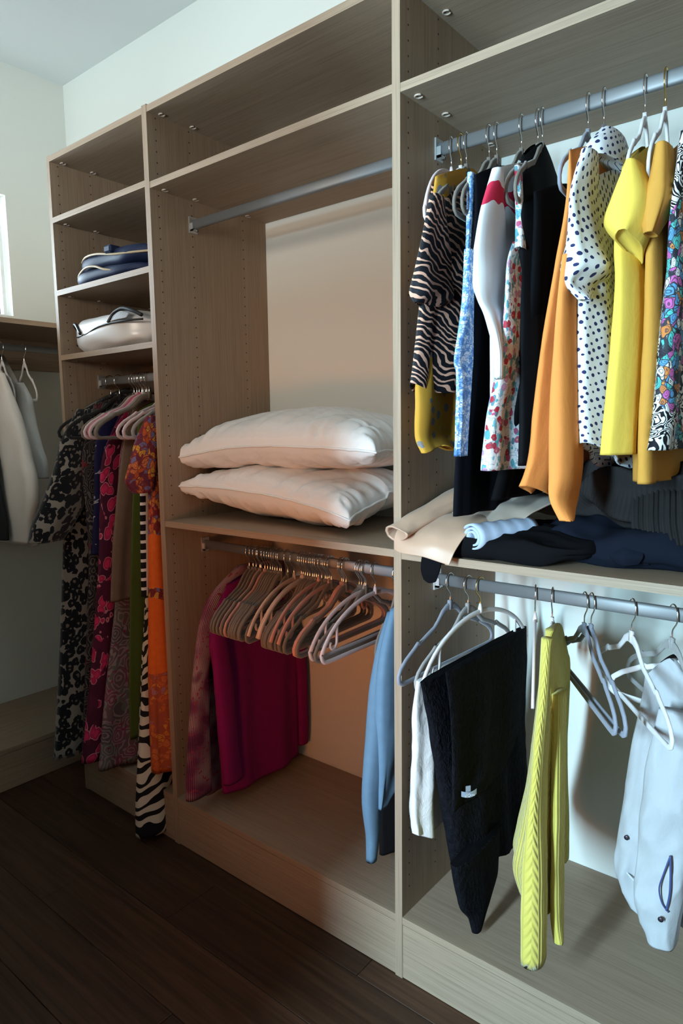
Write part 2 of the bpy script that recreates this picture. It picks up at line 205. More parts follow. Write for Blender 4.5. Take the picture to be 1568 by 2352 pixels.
# ---------------------------------------------------------------- node helper
class NT:
    def __init__(s, name):
        s.m = bpy.data.materials.new(name); s.m.use_nodes = True
        s.t = s.m.node_tree; s.b = s.t.nodes['Principled BSDF']
        s._uv = None; s._ob = None
    def n(s, typ, **kw):
        x = s.t.nodes.new(typ)
        for k, v in kw.items(): setattr(x, k, v)
        return x
    def ln(s, a, b): s.t.links.new(a, b)
    def put(s, sock, val):
        if isinstance(val, (int, float)): sock.default_value = val
        elif isinstance(val, (tuple, list)):
            sock.default_value = tuple(val) + ((1,) if len(val) == 3 and len(sock.default_value) == 4 else ())
        else: s.ln(val, sock)
    def uv(s, sx=1, sy=1, rot=0, off=0):
        if s._uv is None: s._uv = s.n('ShaderNodeTexCoord').outputs['UV']
        m = s.n('ShaderNodeMapping'); s.ln(s._uv, m.inputs[0])
        m.inputs['Scale'].default_value = (sx, sy, 1); m.inputs['Rotation'].default_value = (0, 0, rot)
        m.inputs['Location'].default_value = (off, off * .7, off * .3)
        return m.outputs[0]
    def ob(s, sc=(1, 1, 1)):
        if s._ob is None: s._ob = s.n('ShaderNodeTexCoord').outputs['Object']
        m = s.n('ShaderNodeMapping'); s.ln(s._ob, m.inputs[0]); m.inputs['Scale'].default_value = sc
        return m.outputs[0]
    def noise(s, vec, scale, detail=2, rough=.5, dist=0, color=False):
        x = s.n('ShaderNodeTexNoise'); s.ln(vec, x.inputs['Vector'])
        x.inputs['Scale'].default_value = scale; x.inputs['Detail'].default_value = detail
        x.inputs['Roughness'].default_value = rough; x.inputs['Distortion'].default_value = dist
        return x.outputs['Color' if color else 'Fac']
    def warp(s, vec, scale, amt):
        c = s.noise(vec, scale, 2, color=True)
        a = s.n('ShaderNodeVectorMath', operation='SUBTRACT'); s.ln(c, a.inputs[0]); a.inputs[1].default_value = (.5, .5, .5)
        b = s.n('ShaderNodeVectorMath', operation='SCALE'); s.ln(a.outputs[0], b.inputs[0]); b.inputs['Scale'].default_value = amt
        d = s.n('ShaderNodeVectorMath', operation='ADD'); s.ln(vec, d.inputs[0]); s.ln(b.outputs[0], d.inputs[1])
        return d.outputs[0]
    def voro(s, vec, scale, rand=1.0, feature='F1'):
        x = s.n('ShaderNodeTexVoronoi', feature=feature); s.ln(vec, x.inputs['Vector'])
        x.inputs['Scale'].default_value = scale; x.inputs['Randomness'].default_value = rand
        return x.outputs['Distance'], x.outputs.get('Color')
    def wave(s, vec, scale, dist=0, dscale=1, detail=2, direction='X'):
        x = s.n('ShaderNodeTexWave', bands_direction=direction); s.ln(vec, x.inputs['Vector'])
        x.inputs['Scale'].default_value = scale; x.inputs['Distortion'].default_value = dist
        x.inputs['Detail'].default_value = detail; x.inputs['Detail Scale'].default_value = dscale
        return x.outputs['Fac']
    def math(s, op, a, b=0.0, c=None):
        x = s.n('ShaderNodeMath', operation=op); s.put(x.inputs[0], a); s.put(x.inputs[1], b)
        if c is not None: s.put(x.inputs[2], c)
        return x.outputs[0]
    def sep(s, vec):
        x = s.n('ShaderNodeSeparateXYZ'); s.ln(vec, x.inputs[0]); return x.outputs
    def ramp(s, fac, stops, interp='LINEAR'):
        x = s.n('ShaderNodeValToRGB'); s.put(x.inputs[0], fac); r = x.color_ramp; r.interpolation = interp
        while len(r.elements) < len(stops): r.elements.new(.5)
        for e, (p, c) in zip(r.elements, stops):
            e.position = p; e.color = tuple(c) + (1,) if len(c) == 3 else c
        return x.outputs[0]
    def mix(s, fac, a, b, blend='MIX'):
        x = s.n('ShaderNodeMix', data_type='RGBA', blend_type=blend)
        s.put(x.inputs[0], fac); s.put(x.inputs[6], a); s.put(x.inputs[7], b)
        return x.outputs[2]
    def bump(s, h, strength=.3, dist=.002):
        x = s.n('ShaderNodeBump'); x.inputs['Strength'].default_value = strength; x.inputs['Distance'].default_value = dist
        s.put(x.inputs['Height'], h); s.ln(x.outputs[0], s.b.inputs['Normal'])
    def done(s, col, rough=.85, spec=.25, sheen=0, metal=0):
        s.put(s.b.inputs['Base Color'], col); s.put(s.b.inputs['Roughness'], rough)
        s.b.inputs['Specular IOR Level'].default_value = spec; s.b.inputs['Metallic'].default_value = metal
        s.b.inputs['Sheen Weight'].default_value = sheen
        return s.m

def srgb(r, g, b):
    f = lambda c: (c / 255 / 12.92) if c <= 10 else ((c / 255 + .055) / 1.055) ** 2.4
    return (f(r), f(g), f(b))
BLK = (.006, .006, .009)

def plain(name, col, rough=.85, spec=.25, weave=1, sheen=0.0):
    k = NT(name); v = k.uv()
    f = k.noise(v, 40, 3); c = k.mix(f, tuple(x * .86 for x in col), tuple(min(1, x * 1.1) for x in col))
    if weave: k.bump(k.noise(k.uv(1, 1), 900, 2), .12, .001)
    return k.done(c, rough, spec, sheen)

def paint(name, col):
    k = NT(name); v = k.ob()
    c = k.mix(k.noise(v, 1.3, 2), tuple(x * .97 for x in col), col)
    k.bump(k.noise(v, 260, 3), .05, .001)
    return k.done(c, .9, .15)

def wood(name, axis, tint=1.0):
    k = NT(name)
    sc = {'x': (1.2, 46, 46), 'y': (46, 1.2, 46), 'z': (46, 46, 1.2)}[axis]
    v = k.ob(sc)
    f1 = k.noise(v, 1.6, 5, .62, .35)
    sc2 = {'x': (.9, 9, 9), 'y': (9, .9, 9), 'z': (9, 9, .9)}[axis]
    f2 = k.noise(k.ob(sc2), 1.5, 3, .5, .4)
    sc3 = {'x': (5, 300, 300), 'y': (300, 5, 300), 'z': (300, 300, 5)}[axis]
    f3 = k.noise(k.ob(sc3), 1, 2, .6)
    a = tuple(x * tint for x in (.28, .199, .139)); b = tuple(x * tint for x in (.395, .289, .203))
    c = k.ramp(f1, [(.18, a), (.82, b)])
    c = k.mix(k.math('MULTIPLY', f2, .35), c, tuple(x * tint for x in (.315, .224, .154)))
    c = k.mix(k.ramp(f3, [(.30, (.45, .45, .45)), (.36, (.5, .5, .5)), (.5, (1, 1, 1))]), tuple(x * .78 for x in a), c)
    k.bump(f3, .08, .0006)
    return k.done(c, .55, .3)

M = {}
M['wall'] = paint('wall_paint', srgb(219, 219, 212))
M['ceiling'] = paint('ceiling_paint', srgb(214, 218, 218))
M['wood_z'] = wood('ash_laminate_upright', 'z')
M['wood_x'] = wood('ash_laminate_shelf', 'x')
M['wood_y'] = wood('ash_laminate_deep', 'y')
def floor_mat(i):
    k = NT('dark_oak_plank_%d' % i)
    f = k.noise(k.ob((1.6, 40, 40)), 1.3, 5, .6, .5)
    t = (.85, 1.0, 1.15)[i]
    c = k.ramp(f, [(.3, (.028 * t, .0125 * t, .0072 * t)), (.7, (.085 * t, .040 * t, .022 * t))])
    k.bump(k.noise(k.ob((4, 260, 260)), 1, 2), .1, .0006)
    return k.done(c, .42, .35)
M['floor'] = [floor_mat(i) for i in range(3)]
def simple(name, col, rough, metal=0, spec=.5):
    k = NT(name); k.b.inputs['Base Color'].default_value = tuple(col) + (1,)
    c = k.mix(k.noise(k.ob(), 60, 2), tuple(x * .95 for x in col), col)
    return k.done(c, rough, spec, 0, metal)
M['alu'] = simple('satin_aluminium', (.24, .24, .245), .55, .55)
M['chrome'] = simple('chrome_wire', (.78, .78, .78), .16, 1.0)
M['gold'] = simple('brass_wire', (.80, .58, .22), .2, 1.0)
M['bracket'] = simple('zinc_bracket', (.60, .60, .60), .4, .8)
M['hole'] = simple('peg_hole_dark', (.05, .035, .025), .8)
M['camlock'] = simple('pale_plastic_lock', (.50, .40, .33), .5)
M['gap'] = simple('dark_plank_gap', (.03, .022, .018), .9)  # dark base slab that shows in the joints between planks
M['frame'] = simple('white_window_frame', (.8, .8, .8), .4)
def glass_mat():
    k = NT('window_glass'); t = k.t
    tr = k.n('ShaderNodeBsdfTransparent'); gl = k.n('ShaderNodeBsdfGlossy'); gl.inputs['Roughness'].default_value = .02
    mx = k.n('ShaderNodeMixShader'); mx.inputs[0].default_value = .06
    k.ln(tr.outputs[0], mx.inputs[1]); k.ln(gl.outputs[0], mx.inputs[2])
    k.ln(mx.outputs[0], t.nodes['Material Output'].inputs['Surface'])
    return k.m
M['glass'] = glass_mat()
def velvet(name, col):
    k = NT(name)
    c = k.mix(k.noise(k.ob(), 500, 2), tuple(x * .9 for x in col), tuple(min(1, x * 1.06) for x in col))
    return k.done(c, .8, .2, .25)
HC = {'taupe': (.20, .165, .135), 'grey': (.33, .31, .30), 'bluegrey': (.27, .28, .34), 'pink': (.60, .30, .25), 'cream': (.66, .46, .36),
      'white': (.74, .69, .70), 'blush': (.70, .56, .56), 'hotpink': (.62, .13, .24), 'black': (.02, .02, .022), 'dark': (.10, .095, .10)}
HM = {k: velvet('velvet_' + k, v) for k, v in HC.items()}

# ---------------------------------------------------------------- cloth patterns (u, v are metres on the cloth)
def pat_tiger():
    k = NT('tiger_stripe_cloth'); v = k.uv(.8, 1.0, radians(62))
    f = k.math('ADD', k.wave(k.warp(v, 16, .045), 23, 5.5, 1.2, 2), k.math('MULTIPLY', k.math('SUBTRACT', k.noise(v, 60, 2), .5), .35))
    return k.done(k.ramp(f, [(0, BLK), (.73, (.62, .34, .24))], 'CONSTANT'), .7)
def pat_leopard():
    k = NT('leopard_fleece'); v = k.warp(k.uv(1, .8), 30, .02)
    d, c = k.voro(v, 46, .85)
    d = k.math('ADD', d, k.math('MULTIPLY', k.math('SUBTRACT', k.noise(v, 80, 2), .5), .34))
    col = k.ramp(d, [(0, (.16, .13, .10)), (.22, BLK), (.64, (.25, .225, .19))], 'CONSTANT')
    k.bump(k.noise(k.uv(), 700, 2), .3, .002)
    return k.done(col, .95, .1, .4)
def pat_polka():
    k = NT('navy_dot_cloth'); v = k.uv(1, 1, .5)
    d, c = k.voro(v, 66, .22)
    d2 = k.math('ADD', d, k.math('MULTIPLY', k.math('SUBTRACT', k.noise(v, 260, 2), .5), .12))
    col = k.ramp(d2, [(0, (.03, .04, .13)), (.06, (.02, .025, .09)), (.26, (.70, .69, .70))], 'CONSTANT')
    return k.done(col, .8)
def pat_floral():
    k = NT('meadow_floral_cloth'); v = k.uv()
    base = (.78, .78, .80)
    dl, cl = k.voro(k.warp(k.uv(1.0, .5, .7), 40, .015), 92)
    leafc = k.ramp(k.sep(cl)[0], [(0, (.10, .36, .44)), (.4, (.22, .50, .60)), (.7, (.12, .24, .30)), (.85, base)], 'CONSTANT')
    col = k.mix(k.math('LESS_THAN', dl, .44), base, leafc)
    df, cf = k.voro(k.warp(k.uv(1, 1, 0, 3.1), 90, .008), 54)
    fl = k.ramp(k.sep(cf)[1], [(0, (.45, .03, .05)), (.33, (.55, .30, .48)), (.58, (.50, .10, .20)), (.75, base)], 'CONSTANT')
    col = k.mix(k.math('LESS_THAN', df, .40), col, fl)
    col = k.mix(k.math('LESS_THAN', df, .10), col, (.75, .45, .15))
    de, ce = k.voro(k.warp(k.uv(1, 1), 60, .02), 60, 1, 'DISTANCE_TO_EDGE')
    col = k.mix(k.math('MULTIPLY', k.math('LESS_THAN', de, .03), .55), col, (.10, .16, .20))
    return k.done(col, .75)
def pat_toile():
    k = NT('blue_toile_cloth'); v = k.uv()
    f = k.noise(k.warp(v, 30, .03), 75, 4, .65)
    de, ce = k.voro(k.warp(v, 50, .02), 110, 1, 'DISTANCE_TO_EDGE')
    col = k.ramp(f, [(0, (.08, .20, .52)), (.43, (.25, .45, .76)), (.52, (.72, .80, .90))], 'CONSTANT')
    col = k.mix(k.math('LESS_THAN', de, .055), col, (.10, .24, .56))
    return k.done(col, .7)
def pat_multi(name, cols, sc, line, lw=.07, swirl=0.0):
    k = NT(name); v = k.warp(k.uv(1, .8), 26, .035)
    d, c = k.voro(v, sc)
    n = len(cols)
    col = k.ramp(k.sep(c)[0], [(i / n, q) for i, q in enumerate(cols)], 'CONSTANT')
    ring = k.math('SINE', k.math('MULTIPLY', d, 24.0))
    col = k.mix(k.math('MULTIPLY', k.math('GREATER_THAN', ring, .55), .8), col, line)
    de, ce = k.voro(v, sc, 1, 'DISTANCE_TO_EDGE')
    col = k.mix(k.math('LESS_THAN', de, lw), col, line)
    return k, col, v
def pat_simple_multi(name, cols, sc, line, lw=.07):
    k, col, v = pat_multi(name, cols, sc, line, lw)
    return k.done(col, .8)
def pat_paisley():
    k, col, v = pat_multi('multicolour_paisley_cloth', [(.10, .30, .55), (.55, .12, .38), (.02, .02, .03), (.70, .66, .62), (.60, .20, .05), (.08, .45, .42)], 84, (.04, .04, .05), .05)
    sw = k.math('SINE', k.math('MULTIPLY', k.noise(k.uv(1, 1), 24, 2, .4, 1.2), 60.0))
    bw = k.mix(k.math('GREATER_THAN', sw, 0.0), BLK, (.72, .70, .68))
    h = k.noise(k.uv(1.0, .35), 12, 1)
    return k.done(k.mix(k.math('GREATER_THAN', h, .5), col, bw), .75)
def pat_orange():
    k, col, v = pat_multi('orange_paisley_cloth', [(.55, .10, .02), (.16, .015, .02), (.65, .32, .04), (.60, .17, .05), (.10, .02, .06), (.14, .16, .34)], 62, (.20, .03, .03), .06)
    z = k.sep(k.uv())[1]
    plain_o = k.mix(k.noise(k.uv(), 60, 3), (.62, .10, .012), (.75, .15, .02))
    zz = k.math('ADD', z, k.math('MULTIPLY', k.noise(k.uv(), 9, 1), .06))
    band = k.math('MULTIPLY', k.math('GREATER_THAN', zz, .64), k.math('LESS_THAN', zz, 1.10))
    band = k.math('MULTIPLY', band, k.math('SUBTRACT', 1.0, k.math('MULTIPLY', k.math('GREATER_THAN', zz, .885), k.math('LESS_THAN', zz, .925))))
    low = k.mix(.45, col, (.66, .14, .03))
    col = k.mix(k.math('LESS_THAN', zz, .66), col, low)
    return k.done(k.mix(band, col, plain_o), .8)
def pat_zebra():
    k = NT('zebra_maze_cloth'); v = k.warp(k.uv(.9, 1, .35), 9, .11)
    f = k.wave(v, 7.5, 7.0, 1.5, 1, 'Y')
    return k.done(k.ramp(f, [(0, BLK), (.52, (.60, .55, .46))], 'CONSTANT'), .75)
def pat_grid():
    k = NT('black_white_grid_cloth'); u = k.sep(k.uv())
    a = k.math('LESS_THAN', k.math('FRACT', k.math('DIVIDE', u[1], .0315)), .32)
    b = k.math('LESS_THAN', k.math('ABSOLUTE', k.math('SUBTRACT', k.math('FRACT', k.math('DIVIDE', u[0], .040)), .5)), .16)
    return k.done(k.mix(k.math('MAXIMUM', a, b), BLK, (.72, .70, .68)), .85)
def pat_robe():
    k = NT('striped_rose_cloth'); u = k.sep(k.uv())
    st = k.math('FRACT', k.math('DIVIDE', u[0], .0052))
    band = k.noise(k.uv(.9, 1), 9, 1.5, .4)
    base = k.ramp(band, [(.30, (.06, .008, .04)), (.42, (.22, .04, .11)), (.52, (.42, .22, .26)), (.64, (.50, .32, .33)), (.72, (.13, .015, .07))])
    base = k.mix(k.math('GREATER_THAN', k.noise(k.uv(1, 1), 70, 2), .62), base, (.42, .05, .10))
    return k.done(k.mix(k.math('MULTIPLY', k.math('LESS_THAN', st, .42), .85), base, (.02, .008, .012)), .85)
def pat_pink():
    k = NT('magenta_floral_cloth'); v = k.warp(k.uv(1, .75), 22, .03)
    d, c = k.voro(v, 32)
    col = k.ramp(d, [(0, (.62, .03, .12)), (.28, (.46, .02, .09)), (.44, (.60, .22, .28)), (.50, (.07, .008, .03))], 'CONSTANT')
    col = k.mix(k.math('GREATER_THAN', k.noise(v, 20, 2), .58), col, (.09, .01, .035))
    return k.done(col, .75)
def pat_mauve():
    k = NT('mauve_paisley_cloth'); v = k.warp(k.uv(1, .8), 15, .05)
    d, c = k.voro(v, 21)
    f = k.math('SINE', k.math('MULTIPLY', d, 34.0))
    col = k.ramp(k.sep(c)[0], [(0, (.15, .09, .10)), (.35, (.13, .13, .12)), (.6, (.22, .07, .11)), (.8, (.10, .08, .09))], 'CONSTANT')
    col = k.mix(k.math('MULTIPLY', k.math('GREATER_THAN', f, .45), .75), col, (.33, .25, .26))
    col = k.mix(k.math('GREATER_THAN', k.noise(v, 60, 3), .64), col, (.26, .03, .09))
    return k.done(col, .8)
def pat_darkp():
    k = NT('dark_paisley_cloth'); v = k.warp(k.uv(1, .7), 22, .03)
    d, c = k.voro(v, 34)
    f = k.math('SINE', k.math('MULTIPLY', d, 30.0))
    col = k.mix(k.math('GREATER_THAN', f, .5), (.02, .018, .022), (.13, .11, .10))
    col = k.mix(k.math('GREATER_THAN', k.noise(v, 14, 2), .66), col, (.16, .02, .03))
    return k.done(col, .8)
def pat_navy():
    k = NT('navy_brush_cloth'); v = k.warp(k.uv(.6, 1, .6), 14, .06)
    f = k.noise(v, 24, 2, .5, .4)
    return k.done(k.ramp(f, [(0, (.012, .012, .06)), (.60, (.36, .36, .40))], 'CONSTANT'), .8)
def pat_mustard():
    k = NT('mustard_dot_cloth'); d, c = k.voro(k.uv(), 30, .8)
    col = k.ramp(k.math('ADD', d, k.math('MULTIPLY', k.noise(k.uv(), 180, 2), .2)), [(0, (.20, .19, .19)), (.40, (.56, .29, .035))], 'CONSTANT')
    return k.done(col, .8)
def pat_white_red():
    k = NT('white_jersey_red_print'); z = k.sep(k.uv())
    c = k.mix(k.noise(k.uv(), 30, 2), (.68, .68, .70), (.74, .74, .75))
    zz = k.math('ADD', z[1], k.math('MULTIPLY', k.math('SUBTRACT', k.noise(k.uv(), 18, 1), .5), .05))
    band = k.math('MULTIPLY', k.math('LESS_THAN', zz, 1.872), k.math('GREATER_THAN', zz, 1.838))
    return k.done(k.mix(band, c, (.55, .02, .06)), .8)
def pat_knit(name, col, sc=150, aspect=.5, strength=.7):
    k = NT(name)
    f = k.wave(k.uv(1, aspect), sc / 4.0, .4, 2, 1)
    g = k.noise(k.uv(1, .6), 140, 3)
    c = k.mix(k.noise(k.uv(), 24, 2), tuple(x * .82 for x in col), tuple(min(1, x * 1.08) for x in col))
    k.bump(k.math('ADD', f, g), strength, .004)
    return k.done(c, .95, .05, 0)
def pat_cable():
    k = NT('yellow_cable_knit'); u = k.sep(k.uv())
    x = k.math('FRACT', k.math('DIVIDE', u[0], .046))
    xx = k.math('ABSOLUTE', k.math('SUBTRACT', x, .5))
    tw = k.math('SINE', k.math('ADD', k.math('MULTIPLY', u[1], 260.0), k.math('MULTIPLY', xx, 34.0)))
    cab = k.math('MULTIPLY', k.math('LESS_THAN', xx, .22), k.math('MULTIPLY', tw, .6))
    rib = k.math('MULTIPLY', k.math('SINE', k.math('MULTIPLY', u[0], 900.0)), .5)
    cab = k.math('ADD', cab, k.math('MULTIPLY', k.math('GREATER_THAN', xx, .22), rib))
    k.bump(cab, .55, .003)
    c = k.mix(k.noise(k.uv(), 20, 2), (.57, .46, .085), (.68, .57, .135))
    return k.done(c, .9, .15, .2)
def pat_crepe():
    k = NT('black_crinkle_knit')
    f = k.noise(k.uv(1.6, .8), 70, 3, .6, .6)
    k.bump(f, 1.0, .008)
    return k.done(k.ramp(f, [(.3, (.003, .003, .005)), (.75, (.009, .009, .013))]), .95, .1)
def pat_satin(name, col, rough=.32):
    k = NT(name)
    c = k.mix(k.noise(k.uv(), 12, 2), tuple(x * .93 for x in col), col)
    k.bump(k.noise(k.uv(1, 1), 16, 2), .12, .006)
    return k.done(c, rough, .5, .1)
def pat_sateen():
    k = NT('white_striped_sateen'); u = k.sep(k.uv())
    st = k.math('GREATER_THAN', k.math('FRACT', k.math('DIVIDE', u[1], .030)), .5)
    c = k.mix(k.noise(k.uv(), 7, 2), (.85, .83, .81), (.90, .89, .88))
    c = k.mix(k.math('MULTIPLY', st, .10), c, (.60, .58, .56))
    k.bump(k.noise(k.uv(1, .3), 60, 3), .25, .003)
    return k.done(c, k.math('ADD', k.math('MULTIPLY', st, .22), .38), .35)
def pat_linen(name, col, bs=.16):
    k = NT(name)
    f = k.noise(k.uv(1, .5), 34, 4, .6, .5)
    c = k.mix(f, tuple(x * .9 for x in col), col)
    k.bump(f, bs, .008)
    return k.done(c, .85)

CM = dict(
 mustard=pat_mustard(), tiger=pat_tiger(), toile=pat_toile(), white=pat_white_red(), floral=pat_floral(),
 blacktank=plain('black_jersey', (.005, .005, .008), .9, .08), blackcami=plain('black_satin_jersey', (.005, .005, .006), .8, .1),
 blacklace=plain('black_lace_cloth', (.004, .004, .005), .9, .08), orange=pat_linen('apricot_linen', (.80, .275, .065)),
 polka=pat_polka(), yellowtee=pat_linen('lemon_jersey', (.82, .56, .09)), tantee=pat_linen('ochre_jersey', (.60, .285, .05)),
 paisley=pat_paisley(), skirt=pat_linen('white_crinkle_cotton', (.70, .68, .67), .5), blackcard=pat_crepe(), yellowcard=pat_cable(),
 jacket=pat_linen('white_denim', (.46, .46, .48), .3), magenta=plain('magenta_knit', (.21, .004, .10), .9), robe=pat_robe(),
 bluesweat=plain('sky_blue_knit', (.15, .27, .40), .9), blacksweat=plain('black_wool', (.008, .008, .010), .9), leopard=pat_leopard(),
 darkpaisley=pat_darkp(), navywhite=pat_navy(), pinkdress=pat_pink(), mauve=pat_mauve(), taupe=plain('taupe_knit', (.20, .135, .10), .9),
 green=plain('olive_green_cloth', (.085, .13, .025), .9), zebradress=pat_zebra(), grid=pat_grid(), orangedress=pat_orange(),
 shirtfar=pat_linen('white_voile', (.78, .79, .78)), shirtnear=pat_linen('ivory_voile', (.78, .72, .66)), darkshirt=plain('charcoal_cloth', (.02, .02, .022)))

# ---------------------------------------------------------------- object helpers
def new_obj(name, me, parent=None, mat=None):
    o = bpy.data.objects.new(name, me); COL.objects.link(o)
    if mat is not None and me is not None and not me.materials: me.materials.append(mat)
    if parent is not None: o.parent = parent
    return o
def empty(name, loc=(0, 0, 0), rz=0.0):
    o = bpy.data.objects.new(name, None); COL.objects.link(o)
    o.location = loc; o.rotation_euler = (0, 0, rz); o.empty_display_size = .05
    return o
def tag(o, label=None, cat=None, group=None, kind=None):
    if label: o['label'] = label
    if cat: o['category'] = cat
    if group: o['group'] = group
    if kind: o['kind'] = kind
    return o
def struct(o): o['kind'] = 'structure'; return o
def mesh_from(name, verts, faces, smooth=False, uvs=None, recalc=True):
    me = bpy.data.meshes.new(name); me.from_pydata([tuple(v) for v in verts], [], faces)
    if recalc:
        bm = bmesh.new(); bm.from_mesh(me); bmesh.ops.recalc_face_normals(bm, faces=bm.faces); bm.to_mesh(me); bm.free()
    if uvs is not None:
        l = me.uv_layers.new(name='UVMap')
        for lp in me.loops: l.data[lp.index].uv = uvs[lp.vertex_index]
    if smooth:
        for p in me.polygons: p.use_smooth = True
    me.update()
    return me
class MB:
    def __init__(s): s.v = []; s.f = []
    def box(s, x0, x1, y0, y1, z0, z1, bev=0.0):
        if bev <= 0:
            b = len(s.v)
            s.v += [(x, y, z) for z in (z0, z1) for y in (y0, y1) for x in (x0, x1)]
            s.f += [tuple(b + i for i in q) for q in ((0, 2, 3, 1), (4, 5, 7, 6), (0, 1, 5, 4), (2, 6, 7, 3), (0, 4, 6, 2), (1, 3, 7, 5))]
        else:
            bm = bmesh.new(); bmesh.ops.create_cube(bm, size=1)
            for v in bm.verts: v.co = Vector(((x0 + x1) / 2 + v.co.x * (x1 - x0), (y0 + y1) / 2 + v.co.y * (y1 - y0), (z0 + z1) / 2 + v.co.z * (z1 - z0)))
            bmesh.ops.bevel(bm, geom=bm.edges[:], offset=bev, segments=1, affect='EDGES')
            b = len(s.v); bm.verts.index_update()
            s.v += [tuple(v.co) for v in bm.verts]; s.f += [tuple(b + v.index for v in f.verts) for f in bm.faces]; bm.free()
        return s
    def tube(s, pts, r, n=8, closed=False, cap=True):
        P = [Vector(p) for p in pts]; m = len(P); b = len(s.v)
        up = Vector((0, 0, 1)); prev = None
        for i, p in enumerate(P):
            if closed: t = P[(i + 1) % m] - P[i - 1]
            else: t = P[min(i + 1, m - 1)] - P[max(i - 1, 0)]
            t.normalize()
            if prev is None:
                a = up if abs(t.z) < .9 else Vector((1, 0, 0))
                nx = t.cross(a).normalized()
            else:
                nx = (prev - t * prev.dot(t)).normalized()
            prev = nx; ny = t.cross(nx)
            rr = r[i] if isinstance(r, (list, tuple)) else r
            for j in range(n):
                a = 2 * pi * j / n
                s.v.append(tuple(p + nx * (rr * cos(a)) + ny * (rr * sin(a))))
        for i in range(m if closed else m - 1):
            for j in range(n):
                k = (i + 1) % m
                s.f.append((b + i * n + j, b + i * n + (j + 1) % n, b + k * n + (j + 1) % n, b + k * n + j))
        if cap and not closed:
            s.f.append(tuple(b + j for j in range(n))[::-1]); s.f.append(tuple(b + (m - 1) * n + j for j in range(n)))
        return s
    def mesh(s, name, smooth=False): return mesh_from(name, s.v, s.f, smooth)
    def obj(s, name, mat, parent=None, smooth=False): return new_obj(name, s.mesh(name, smooth), parent, mat)

def cr(P, t):
    """Catmull-Rom through tuples P, t in 0..len-1"""
    n = len(P) - 1; i = min(int(t), n - 1); f = t - i
    p0, p1, p2, p3 = P[max(i - 1, 0)], P[i], P[i + 1], P[min(i + 2, n)]
    return tuple(.5 * (2 * b + (c - a) * f + (2 * a - 5 * b + 4 * c - d) * f * f + (3 * b - a - 3 * c + d) * f ** 3) for a, b, c, d in zip(p0, p1, p2, p3))
def path(P, n): return [cr(P, (len(P) - 1) * i / (n - 1)) for i in range(n)]

